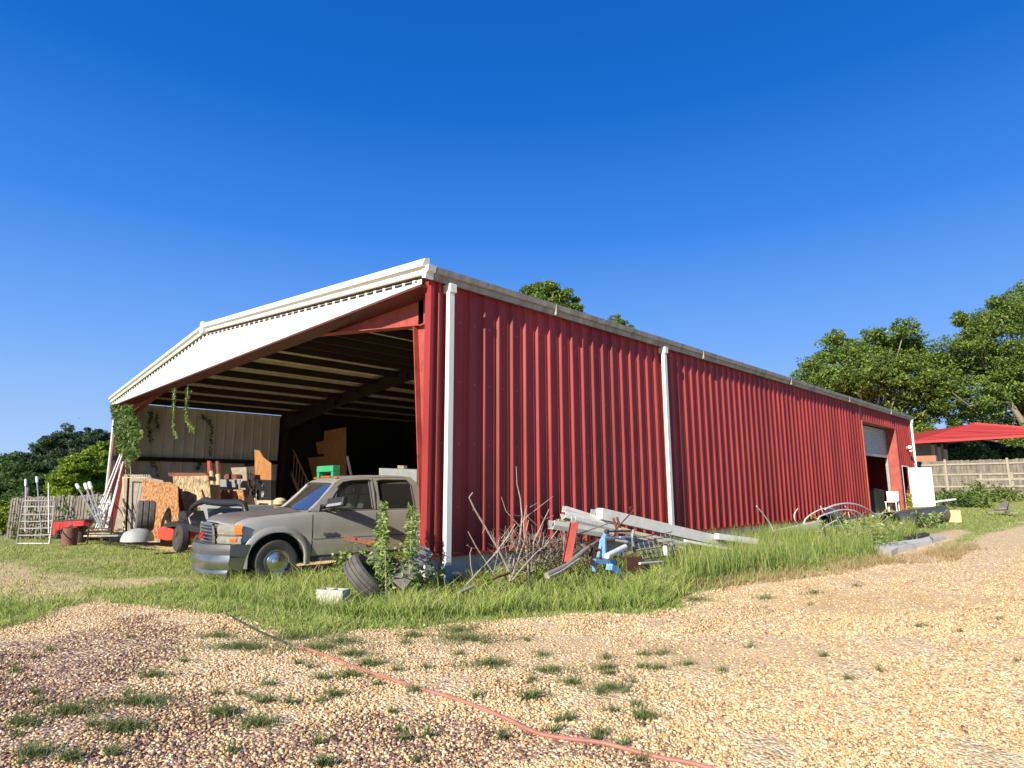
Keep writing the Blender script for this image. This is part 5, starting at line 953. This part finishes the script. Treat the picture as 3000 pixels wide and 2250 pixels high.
one('long_stick', MB().tube([onx(*z3(1432, 1150), -.1), onx(*z3(1330, 1330), .15), onx(*z3(1180, 1530), .3)], [.008, .012, .013], 6), 'branch', 'long pale stick leaning over the tyres', 'stick')
beam(z3, (850, 1180), (1165, 1232), -2.6, -1.6, .09, .02, 'rust', 'fallen_lath', 'reddish wooden lath resting against the side of the truck', 'board')
P = XP(z3, [(1400, 1290), (1440, 1255), (1545, 1262), (1480, 1320), (1420, 1330)], .3); one('broken_plastic', MB().prism(P, (-.05, .02, .0)), 'pvc', 'broken white plastic piece at the top of the old planks', 'plastic scrap')
# concrete block lying in the grass
p = ong(975, 1780) + Vector((0, 0, .05)); r = root(p, 'concrete_block', 'pale hollow concrete block lying alone at the grass edge', 'concrete block', None, R(28))
q = MB(); lo = [[Vector(v) for v in l] for l in ([(-.2, -.1, 0), (.2, -.1, 0), (.2, .1, 0), (-.2, .1, 0)], [(-.16, -.065, 0), (-.16, .065, 0), (-.02, .065, 0), (-.02, -.065, 0)], [(.02, -.065, 0), (.02, .065, 0), (.16, .065, 0), (.16, -.065, 0)])]
q.holed(lo, (0, 0, .19)); q.build('block', 'conc', r, bevel=.004)
# dead shrub: pale bare branches
def limb(zf, pts, X_, r0, r1, q): C_ = [onx(*zf(*p[:2]), X_ + (p[2] if len(p) > 2 else 0)) for p in pts]; n = len(C_); q.tube(C_, [r0 + (r1 - r0) * i / (n - 1) for i in range(n)], 6); return C_
p = onx(*z5(1100, 1330), 1.3); r = root(p, 'dead_shrub', 'bleached leafless shrub fanning up in front of the red wall', 'dead shrub')
BR = [([(1090, 1290), (1080, 1200), (960, 960), (820, 720), (700, 520), (642, 395), (680, 345)], 1.3, .022, .008), ([(1000, 1370), (930, 1250), (720, 930), (632, 765)], 1.35, .014, .006), ([(1080, 1300), (1130, 1080), (1190, 850), (1215, 600), (1195, 400), (1160, 250), (1152, 60)], 1.2, .02, .004),
      ([(1200, 720), (1110, 620), (1040, 540), (990, 390)], 1.2, .010, .004), ([(1300, 1330), (1270, 1050), (1240, 830), (1230, 650), (1265, 480)], 1.25, .017, .006), ([(1215, 665), (1270, 600), (1400, 500), (1550, 385)], 1.22, .012, .004), ([(1330, 900), (1380, 790), (1440, 660), (1508, 522)], 1.4, .011, .005),
      ([(1110, 1285), (1180, 1200), (1350, 1010), (1500, 880), (1610, 732)], 1.5, .013, .006), ([(612, 1342), (800, 1140), (940, 990), (1060, 820), (1140, 680)], 1.45, .013, .006), ([(690, 1270), (660, 1130), (652, 1000), (672, 940)], 1.5, .007, .005), ([(1100, 1260), (1160, 1100), (1230, 900), (1285, 640)], 1.32, .012, .005),
      ([(1350, 910), (1500, 890), (1700, 840)], 1.4, .007, .004), ([(960, 960), (1060, 920), (1160, 915)], 1.3, .007, .004), ([(1190, 850), (1150, 800), (1100, 830)], 1.2, .006, .003), ([(1220, 600), (1145, 590), (1082, 540)], 1.2, .006, .003), ([(1380, 700), (1290, 620), (1260, 560)], 1.3, .006, .003), ([(1240, 800), (1350, 790), (1470, 780)], 1.3, .006, .003), ([(1300, 500), (1400, 445)], 1.2, .006, .003), ([(820, 720), (785, 780)], 1.3, .006, .003), ([(700, 530), (680, 530)], 1.3, .007, .003), ([(1000, 980), (1100, 1090), (1200, 1130)], 1.3, .006, .003), ([(620, 910), (660, 940), (720, 945)], 1.4, .006, .003), ([(1460, 640), (1400, 585)], 1.4, .006, .003), ([(1440, 640), (1560, 590)], 1.4, .005, .003)]
q = MB()
for pts, X_, r0, r1 in BR: limb(z5, pts, X_, r0, r1, q)
rr_ = random.Random(9)
for i in range(150):
    a, b_ = rr_.uniform(900, 1750), rr_.uniform(820, 1220); an = rr_.uniform(-2.6, -.5); l = rr_.uniform(70, 220); limb(z5, [(a, b_), (a + l * .5 * math.cos(an), b_ + l * .5 * math.sin(an) + rr_.uniform(-15, 15)), (a + l * math.cos(an), b_ + l * math.sin(an))], rr_.uniform(1.0, 1.6), .005, .002, q)
part(q, 'branches', 'branch', r, 60)
def log(zf, pts, Xs, rs, m, label, name='fallen_branch', cat='branch'): C_ = [onx(*zf(*p), X_) for p, X_ in zip(pts, Xs)]; return one(name, MB().tube(C_, rs, 8), m, label, cat, 'fallen branches by the dead shrub', 50)
log(z5, [(1480, 1240), (1700, 1130), (1890, 965), (2040, 860), (2160, 790)], [2.0, 1.9, 1.75, 1.7, 1.6], [.045, .04, .035, .013, .008], 'oldwood', 'long grey weathered branch running from the grass to the blue frame')
log(z5, [(885, 1290), (960, 1250), (1080, 1212)], [1.6, 1.5, 1.45], [.012, .02, .02], 'rust', 'short dark branch lying left of the foot of the dead shrub'); log(z5, [(540, 1420), (620, 1385), (700, 1350)], [1.7, 1.7, 1.7], [.02, .025, .018], 'oldwood', 'short brown branch in the ivy under the corner downspout')
log(z5, [(1760, 815), (1950, 745), (2170, 668)], [1.6, 1.5, 1.4], [.011, .011, .009], 'branch', 'thin pale stick lying across the white gutters'); log(z5, [(1500, 1260), (1650, 1190), (1830, 1060)], [2.1, 2.0, 1.95], [.02, .02, .015], 'branch', 'paler thin branch under the long grey one')
log(z5, [(1680, 760), (1800, 860), (1960, 980)], [1.0, 1.1, 1.2], [.03, .05, .03], 'bark', 'thick mossy branch in the shade under the gutters')
# discarded white gutters and trim
def gutter(zf, a, b_, Xa, Xb, w_, h_, m, label, name='metal_gutter', group='discarded white gutters and trim', roll=0.0, op=True):
    A, B_ = onx(*zf(*a), Xa), onx(*zf(*b_), Xb); d = (B_ - A).normalized(); s_ = d.cross(Vector((0, 0, 1))).normalized(); u = s_.cross(d).normalized(); s2 = s_ * math.cos(roll) + u * math.sin(roll); u2 = u * math.cos(roll) - s_ * math.sin(roll); t = .008
    pr = [(-w_ / 2, h_ / 2), (-w_ / 2, -h_ / 2), (w_ * .3, -h_ / 2), (w_ * .5, 0), (w_ * .5, h_ / 2), (w_ * .35, h_ / 2), (w_ * .35, h_ / 2 - t), (w_ * .5 - t, h_ / 2 - t), (w_ * .5 - t, 0), (w_ * .3 - t, -h_ / 2 + t), (-w_ / 2 + t, -h_ / 2 + t), (-w_ / 2 + t, h_ / 2)]
    if not op: pr = [(-w_ / 2, h_ / 2), (-w_ / 2, -h_ / 2), (w_ / 2, -h_ / 2), (w_ / 2, h_ / 2)]
    P = [A + s2 * x_ + u2 * y_ for x_, y_ in pr]; return one(name, MB().prism(P, B_ - A), m, label, 'gutter', group)
gutter(z6, (575, 385), (1900, 690), .95, 1.5, .17, .20, 'gutwhite', 'longest and thickest white box gutter on top of the pile, sloping down to the right', roll=math.pi, op=False)
gutter(z6, (505, 375), (1100, 500), .70, .9, .12, .13, 'gutwhite', 'white box gutter end showing just behind the thickest one')
gutter(z6, (192, 335), (720, 500), .65, .9, .10, .11, 'gutwhite', 'topmost thin white gutter at the left end of the pile')
gutter(z6, (185, 405), (760, 540), .8, 1.0, .13, .12, 'gutwhite', 'second white gutter from the top at the left end of the pile', roll=.5)
gutter(z6, (292, 455), (800, 570), .95, 1.1, .12, .11, 'gutwhite', 'white gutter in the middle of the pile, set back from the left ends')
gutter(z6, (118, 460), (700, 590), 1.05, 1.25, .08, .05, 'cream', 'cream coloured trim strip above the open ended gutter')
gutter(z6, (55, 505), (700, 610), 1.15, 1.35, .16, .14, 'gutwhite', 'open ended white gutter at the lower left of the pile')
gutter(z6, (800, 540), (1490, 765), 1.2, 1.6, .06, .05, 'cream', 'long cream trim strip sloping down across the wire rack', op=False)
gutter(z6, (760, 560), (1500, 720), 1.0, 1.3, .10, .09, 'gutwhite', 'white gutter below the thickest one, mostly in its shade')
gutter(z6, (960, 640), (1300, 720), 1.3, 1.4, .05, .03, 'gutwhite', 'short thin white strip above the wire rack', op=False)
gutter(z6, (1880, 650), (2212, 690), 1.3, 1.5, .14, .13, 'gutwhite', 'far white gutter in the tall weeds past the second downspout', op=False)
gutter(z6, (1500, 680), (2150, 800), 1.5, 2.0, .07, .05, 'gutwhite', 'thin white strip lying low in the tall weeds', op=False)
gutter(z7, (0, 815), (420, 870), 1.6, 1.9, .12, .12, 'gutwhite', 'white gutter length half sunk in the weeds before the hoops', op=False)
gutter(z7, (590, 795), (1110, 680), 1.0, 1.3, .16, .17, 'gutwhite', 'white gutter length rising toward the wire hoops', op=False)
gutter(z7, (650, 880), (840, 990), 2.0, 2.3, .20, .10, 'gutwhite', 'short crumpled white trim piece below the rising gutter', op=False)
# red C channel
A, B_ = onx(*z6(305, 480), 1.5), onx(*z6(225, 905), 1.75); d = B_ - A; s_ = Vector((.2, .12, 0)).normalized(); n_ = Vector((.5, -.8, 0)).normalized()
q = MB(); q.obox(A - s_ * .07, s_ * .14, n_ * .008, d); q.obox(A - s_ * .07, s_ * .01, n_ * .05, d); q.obox(A + s_ * .06, s_ * .01, n_ * .05, d); one('red_channel', q, 'redframe', 'short rusty red steel channel standing against the gutter pile', 'steel channel')
# blue implement frame
p = onx(*z6(690, 1010), 1.9); p.z = g(p.x, p.y); r = root(p, 'blue_implement', 'broken blue painted steel implement frame in front of the gutters', 'implement')
def bp(pts, X_, w_, m, nm, h_=None):
    C_ = [onx(*z6(*q_), X_) for q_ in pts]
    for a, b_ in zip(C_, C_[1:]): part(MB().bar(a, b_, w_, h_ or w_), nm, m, r, bevel=.004)
bp([(655, 580), (590, 700)], 1.8, .07, 'blue', 'arm', .03); bp([(595, 700), (560, 860)], 1.8, .05, 'blue', 'arm', .03); bp([(625, 640), (628, 870)], 1.88, .06, 'blue', 'upright', .04); bp([(505, 880), (520, 1010)], 1.95, .06, 'blue', 'foot', .03)
bp([(520, 900), (745, 915)], 1.9, .05, 'blue', 'cross_bar', .07); bp([(680, 960), (770, 1020)], 2.0, .12, 'blue', 'foot', .10); bp([(780, 640), (885, 705)], 1.82, .10, 'blue', 'link_plate', .03); bp([(945, 560), (925, 660), (960, 800)], 1.8, .045, 'greybox', 'upright', .03); bp([(850, 730), (810, 830)], 1.8, .03, 'blue', 'arm')
part(MB().tube([onx(*z6(635, 658), 1.85), onx(*z6(965, 642), 1.75)], .032, 12), 'top_tube', 'greybox', r, True); part(MB().tube([onx(*z6(655, 580), 1.82), onx(*z6(935, 572), 1.7)], .016, 8), 'rear_tube', 'darksteel', r, True)
for q_ in ((655, 580), (870, 700)): part(MB().lathe([(0, -.03), (.035, -.03), (.035, .03), (0, .03)], 12, tuple(onx(*z6(*q_), 1.84)), 'x'), 'pivot', 'darksteel', r)
one('white_pipe', MB().tube([onx(*z6(655, 845), 2.0), onx(*z6(855, 745), 1.9)], .045, 12), 'pvc', 'short thick white pipe lying inside the blue frame', 'pipe', None, True)
one('white_pipe', MB().tube([onx(*z6(1010, 925), 2.1), onx(*z6(1260, 905), 2.0)], .02, 8), 'pvc', 'thin white pipe lying in the grass below the wire rack', 'pipe', None, True)
one('white_pipe', MB().tube([onx(*z6(1285, 745), 1.9), onx(*z6(1290, 850), 1.95)], .045, 10), 'pvc', 'upright stub of white pipe at the right of the wire rack', 'pipe', None, True)
P = XP(z6, [(870, 860), (1035, 852), (1120, 1010), (1070, 1060), (880, 1000)], 2.05); one('rusty_plate', MB().prism(P, (-.03, .02, 0)), 'rust', 'large rusty brown steel plate leaning right of the blue frame', 'steel plate')
P = XP(z6, [(480, 850), (520, 735), (575, 745), (560, 860)], 1.75); one('rusty_plate', MB().prism(P, (-.06, .02, 0)), 'rust', 'small rusty brown block left of the blue frame', 'steel plate')
P = XP(z6, [(475, 870), (505, 880), (510, 960), (480, 940)], 2.0); one('rusty_bracket', MB().prism(P, (-.03, .03, 0)), 'rust', 'rusty bracket on the ground at the left foot of the blue frame', 'bracket')
one('red_handle_rod', MB().tube([onx(*z6(745, 562), 1.7), onx(*z6(840, 460), 1.65), onx(*z6(930, 365), 1.6), onx(*z6(945, 335), 1.6), onx(*z6(920, 315), 1.6), onx(*z6(898, 322), 1.6), onx(*z6(915, 350), 1.6)], .012, 6), 'rust', 'rusty rod with a looped red handle sticking up from the pile', 'rod')
for a, b_, lb in (((725, 430), (765, 560), 'left one of two rusty prongs above the blue frame'), ((765, 422), (800, 545), 'right one of two rusty prongs above the blue frame')): one('rusty_prong', MB().tube([onx(*z6(*a), 1.6), onx(*z6(*b_), 1.65)], .022, 8), 'rust', lb, 'prong', 'rusty prongs')
c4 = [onx(*z6(960, 650), 1.7), onx(*z6(1360, 585), 1.5), onx(*z6(1430, 830), 1.9), onx(*z6(1035, 880), 2.1)]; r = root(c4[3], 'wire_rack', 'grey wire shelf rack lying tilted below the long gutters', 'wire rack')
q = MB()
for i in range(6): f = i / 5; q.tube([c4[0].lerp(c4[3], f), c4[1].lerp(c4[2], f)], .007, 5)
part(q, 'cross_wires', 'darksteel', r); q = MB()
for i in range(8): f = (i + .3) / 8; q.tube([c4[0].lerp(c4[1], f), c4[3].lerp(c4[2], f)], .009, 5)
part(q, 'long_wires', 'steel', r)
r_ = random.Random(4); RL = ['thin scrap rod tangled in the pile, %s' % k for k in ('lowest by the blue foot', 'crossing behind the blue arm', 'nearest the red channel', 'near the rusty plate', 'under the top tube', 'touching the wire rack', 'beside the white pipe', 'just above the rusty plate', 'rightmost by the rack')]
for i in range(9):
    a = (r_.uniform(380, 900), r_.uniform(620, 980)); an = r_.uniform(-.8, .6); l = r_.uniform(120, 330); X_ = r_.uniform(1.2, 1.9)
    one('scrap_rod', MB().tube([onx(*z6(*a), X_), onx(*z6(a[0] + l * math.cos(an), a[1] + l * math.sin(an)), X_ + .1)], r_.choice([.008, .014, .02]), 6), r_.choice(['rust', 'darksteel', 'steel', 'branch']), RL[i], 'rod', 'scrap rods in the pile')
# hoops, black pipes, slabs further along
def hoop(pts, r0, label, X_=1.6): C_ = XP(z7, pts, X_); C2 = []
def smooth3(P, n=5):
    out = []
    for i in range(len(P) - 1):
        p0, p1, p2, p3 = P[max(i - 1, 0)], P[i], P[i + 1], P[min(i + 2, len(P) - 1)]
        for k in range(n): t = k / n; out.append(.5 * ((2 * p1) + (p2 - p0) * t + (2 * p0 - 5 * p1 + 4 * p2 - p3) * t * t + (3 * p1 - p0 - 3 * p2 + p3) * t ** 3))
    return out + [P[-1]]
for i, (pts, rd, X_, lb) in enumerate([([(1170, 520), (1280, 478), (1420, 460), (1560, 490), (1680, 560), (1750, 620), (1782, 680), (1775, 740)], .024, 2.0, 'largest white bent hoop arching over the scrap in the weeds'), ([(935, 680), (960, 630), (1010, 585), (1120, 525), (1230, 515), (1300, 560)], .02, 1.7, 'white hoop left of the largest one'), ([(1085, 650), (1110, 605), (1200, 570), (1350, 530), (1500, 545), (1600, 625)], .02, 2.1, 'low flat white hoop under the largest one'),
                                      ([(430, 490), (520, 600), (580, 690), (615, 765)], .014, 1.7, 'thin pale rod leaning in the weeds far left of the hoops'), ([(875, 515), (840, 570), (838, 620), (860, 665), (900, 700)], .014, 1.5, 'small curved white rod left of the hoops'), ([(1385, 490), (1540, 640), (1590, 680)], .016, 2.0, 'straight pale rod under the top of the largest hoop'), ([(1120, 490), (1150, 560), (1200, 600)], .014, 1.8, 'short pale rod crossing the left hoop'),
                                      ([(1100, 760), (1200, 830), (1320, 860), (1470, 880), (1500, 800), (1420, 720), (1250, 700)], .016, 2.2, 'flat loop of white cable lying in the scrap'), ([(1110, 820), (1300, 835), (1480, 860)], .016, 2.3, 'pale cable below the flat loop'), ([(1300, 640), (1180, 700), (1120, 780), (1250, 850), (1400, 880)], .014, 2.2, 'second loop of pale cable in the scrap'), ([(1420, 560), (1450, 650), (1500, 720)], .014, 2.0, 'short pale stick on the black pipe end')]):
    one('white_hoop', MB().tube(smooth3(XP(z7, pts, X_)), rd, 6), 'pvc', lb, 'hoop', 'white hoops and rods', True)
def culv(A, B_, rad, label):
    r = root(Vector((A.x, A.y, A.z - rad)), 'culvert_pipe', label, 'pipe', 'black culvert pipes'); d = B_ - A; L_ = d.length; n = int(L_ / .16); dd = d / n; pts = []; rs = []
    for i in range(n):
        for f, k in ((0, 1), (.42, 1), (.5, .965), (.92, .965)): pts.append(A + dd * (i + f)); rs.append(rad * k)
    part(MB().tube(pts, rs, 22, cap=False), 'pipe_wall', 'culvert', r, 30); part(MB().tube([A + dd * .1, B_ - dd * .1], [rad * .86] * 2, 20, cap=False), 'inner_wall', 'dark', r, 60)
A = ong(2612, 1560) + Vector((0, 0, .29)); B_ = ong(2765, 1528) + Vector((0, 0, .29)); culv(A, B_, .29, 'short wide black corrugated culvert pipe lying before the white door')
A = ong(*z7(1430, 790)) + Vector((-.6, 0, .3)); B_ = A + Vector((-1.1, 4.2, .1)); culv(A, B_, .26, 'black corrugated pipe half hidden behind the white hoops')
for i, (a, b_, lb) in enumerate([((2150, 1668), (2212, 1650), ''), ]): pass
def slab(P, th, m, label, name='concrete_slab', group='flat pale slabs in the grass'):
    Q_ = [ong(*z7(*p)) for p in P]; z = max(q_.z for q_ in Q_) + th; return one(name, MB().prism([Vector((q_.x, q_.y, z)) for q_ in Q_], (0, 0, -th - .1)), m, label, 'slab', group)
slab([(1660, 985), (1900, 935), (2215, 870), (2300, 850), (2330, 900), (2212, 930), (1960, 1000), (1890, 1045)], .06, 'gutwhite', 'long pale slab lying in the grass edge near the culvert pipe')
slab([(2300, 840), (2420, 815), (2480, 850), (2340, 885)], .05, 'conc', 'smaller pale slab at the far end of the long one')
slab([(1980, 860), (2250, 790), (2300, 810), (2080, 880)], .05, 'darksteel', 'dark flat board in the grass beside the culvert pipe', 'flat_board')
p = ong(*z8(1200, 1400)); one('wood_block', MB().obox(p, (.42, .05, 0), (-.05, .35, 0), (0, 0, .42)), 'yellowb', 'pale yellow block standing at the end of the culvert pipe', 'block')
one('white_pipe', MB().tube([ong(*z8(1090, 1290)) + Vector((0, 0, .45)), ong(*z8(1300, 1260)) + Vector((0, 0, .5))], .05, 10), 'pvc', 'white pipe resting on top of the yellow block', 'pipe', None, True)
for i, (a, b_, lb) in enumerate([((1620, 1235), (1800, 1150), 'left plank of the dark plank pile'), ((1680, 1240), (1860, 1150), 'second plank of the dark plank pile'), ((1740, 1250), (1900, 1155), 'third plank of the dark plank pile'), ((1800, 1262), (1915, 1165), 'right plank of the dark plank pile')]):
    A, B_ = ong(*z8(*a)), ong(*z8(*b_)); A.z += .12 + .03 * i; B_.z += .15; one('dark_plank', MB().bar(A, B_, .26, .05), 'oldwood', lb + ' on the grassy rise', 'plank', 'dark planks on the grassy rise')
# things in the roll-up doorway
p = Vector((-.5, 24.9, .45)); one('dark_bin', MB().lathe([(0, 0), (.5, 0), (.56, .95), (.58, .98), (.3, 1.08), (0, 1.1)], 18, tuple(p)), 'black', 'dark plastic bin standing in the roll-up doorway', 'bin', None, 40)
r = root(Vector((-.25, 27.3, .44)), 'plastic_chair', 'white plastic chair standing at the right side of the roll-up doorway', 'chair')
for a, b_ in ((-.22, -.22), (.2, -.22), (-.22, .2), (.2, .2)): MB().box((a, b_, 0), (a + .04, b_ + .04, .44)).build('leg', 'pvc', r)
MB().box((-.25, -.25, .44), (.25, .25, .48)).build('seat', 'pvc', r, bevel=.01); MB().box((-.25, .21, .50), (.25, .25, .95)).build('backrest', 'pvc', r, bevel=.01)
# ------------------------------------------------------------------ hose
HP = [D(*p) + Vector((0, 0, .018)) for p in [(478, 1324), (520, 1347), (560, 1368), (600, 1386), (640, 1402)]]; HQ = [D(*p) + Vector((0, 0, .02)) for p in [(640, 1402), (672, 1409), (715, 1425), (770, 1447), (830, 1468), (915, 1495), (1000, 1521), (1080, 1553), (1160, 1590), (1230, 1603), (1300, 1612), (1370, 1630), (1430, 1645), (1500, 1658), (1600, 1690)]]
r = root(HP[0], 'garden_hose', 'long dusty red garden hose with a dark end snaking across the gravel', 'hose'); part(MB().tube(smooth3(HP), .011, 8), 'dark_section', 'hosedark', r, True); part(MB().tube(smooth3(HQ), .0135, 8), 'red_section', 'hose', r, True)
part(MB().tube([HP[-1] - (HP[-1] - HP[-2]).normalized() * .05, HP[-1] + Vector((.01, 0, 0))], .018, 8), 'coupling', 'steel', r, True)
# ------------------------------------------------------------------ house beyond the fence
YH = 44.0
eL, eR, ap, tR = atd(2668, 1296, 44), atd(3080, 1272, 38), atd(2856, 1241, 47), atd(3100, 1262, 43)
r = root(Vector((eL.x, eL.y, 1.2)), 'red_roofed_house', 'small grey building with a bright red metal roof beyond the wooden fence', 'house')
q = MB(); n_ = 5
V_ = []; back = Vector((-8, 9, 0)); bl, br = eL + back, eR + back + Vector((0, 0, .1)); rid2 = ap + back * .8
q.add([eL, eR, tR, ap], [(0, 1, 2, 3)]); q.add([eL, ap, rid2, bl], [(0, 1, 2, 3)]); q.add([ap, tR, tR + back, rid2], [(0, 1, 2, 3)]); part(q, 'roof', 'redroof', r)
for f in (.3, .62):
    a, b_ = eL.lerp(ap, f), eR.lerp(tR, f); part(MB().bar(a + Vector((0, 0, .03)), b_ + Vector((0, 0, .03)), .04), 'roof_seam', 'redpaint', r)
part(MB().bar(eL + Vector((0, 0, -.02)), eR + Vector((0, 0, -.02)), .10, .16), 'fascia', 'redroof', r); part(MB().bar(eL, ap + Vector((0, 0, .03)), .12, .12), 'rake_trim', 'redroof', r); part(MB().bar(ap + Vector((0, 0, .03)), tR + Vector((0, 0, .03)), .12, .12), 'ridge_trim', 'redroof', r)
wl, wr = atd(2675, 1300, 45.5), atd(2768, 1300, 45); q = MB(); q.prism([Vector((wl.x, wl.y, 1.0)), Vector((wr.x, wr.y, 1.0)), wr, wl], (-1.5, 2, 0)); part(q, 'wall', 'housew', r)
for px_ in (2733, 2750, 2768): a = atd(px_, 1300, 43.2); q = MB(); q.box((a.x - .1, a.y - .1, 1.0), (a.x + .1, a.y + .1, a.z)); part(q, 'post', 'dark', r)
a0, a1 = ony(2680, 1360, 35.3), ony(2741, 1334, 35.3); one('terracotta_planter', MB().box((a0.x, 35.3, a0.z - .1), (a1.x, 35.7, a1.z)), 'brick', 'reddish brown box showing above the far wooden fence', 'box')
# ------------------------------------------------------------------ three small birds far off
for (px_, py_), lb in (((232, 1225), 'small dark bird in the sky nearest the barn roof'), ((96, 1252), 'tiny distant bird above the left trees, leftmost'), ((120, 1258), 'tiny distant bird above the left trees, right of the leftmost')):
    c_ = atd(px_, py_, 60); s_ = .22 if px_ == 232 else .13; q = MB(); q.lathe([(0, -s_ * .5), (s_ * .14, -s_ * .2), (s_ * .15, s_ * .1), (0, s_ * .6)], 8, tuple(c_), 'x'); q.add([c_ + Vector((-s_ * .2, 0, 0)), c_ + Vector((s_ * .2, 0, 0)), c_ + Vector((s_ * .1, s_ * .7, s_ * .1)), c_ + Vector((s_ * .2, 0, .01)), c_ + Vector((-s_ * .2, 0, .01)), c_ + Vector((-.05, -s_ * .7, s_ * .1))], [(0, 1, 2), (3, 4, 5)])
    one('bird', q, 'black', lb, 'bird', 'distant birds')

# dark creeper over the left board fence
P = []
for i in range(700):
    f = rng.uniform(.05, .98); A = Vector((-28.0, -2.17, -.55)).lerp(Vector((-21.15, .35, -.4)), f); z_ = abs(rng.normal(0, .45)) + .5 * (math.sin(f * 23) > .3) * rng.uniform(0, 2.4); P.append((A.x + .12, A.y - .2 - rng.uniform(0, .12), A.z + min(z_, 1.95)))
st = MB()
for f in (.25, .45, .62, .8): A = Vector((-28.0, -2.17, -.55)).lerp(Vector((-21.15, .35, -.4)), f); st.tube([A + Vector((.1, -.2, 0)), A + Vector((.3, -.15, 1.0)), A + Vector((.15, -.15, 1.8))], .02, 5)
vinething('fence_creeper', np.array(P), .14, PD + [(.16, .08, .05), (.12, .18, .05)], 'dark straggling creeper growing over the left board fence', 'vine', st)

# heap of brown brushwood behind the red channel
p = onx(*z5(1600, 1230), 1.1); r = root(p, 'brush_heap', 'dense heap of brown dead brushwood under the left ends of the gutters', 'brushwood'); q = MB(); rr_ = random.Random(12)
for i in range(330):
    a, b_ = rr_.uniform(1180, 1960), rr_.uniform(860, 1240); an = rr_.uniform(-3.0, .2); l = rr_.uniform(60, 260); X_ = rr_.uniform(.5, 1.35)
    C_ = [onx(*z5(a, b_), X_), onx(*z5(a + l * .5 * math.cos(an), b_ + l * .4 * math.sin(an) + rr_.uniform(-12, 12)), X_ + .05), onx(*z5(a + l * math.cos(an), b_ + l * .8 * math.sin(an)), X_ + rr_.uniform(-.2, .2))]
    q.tube(C_, [.008, .006, .002], 4)
part(q, 'twigs', mat('brown_twig', (.26, .18, .13), (.10, .07, .05), rough=.95, scale=9), r)
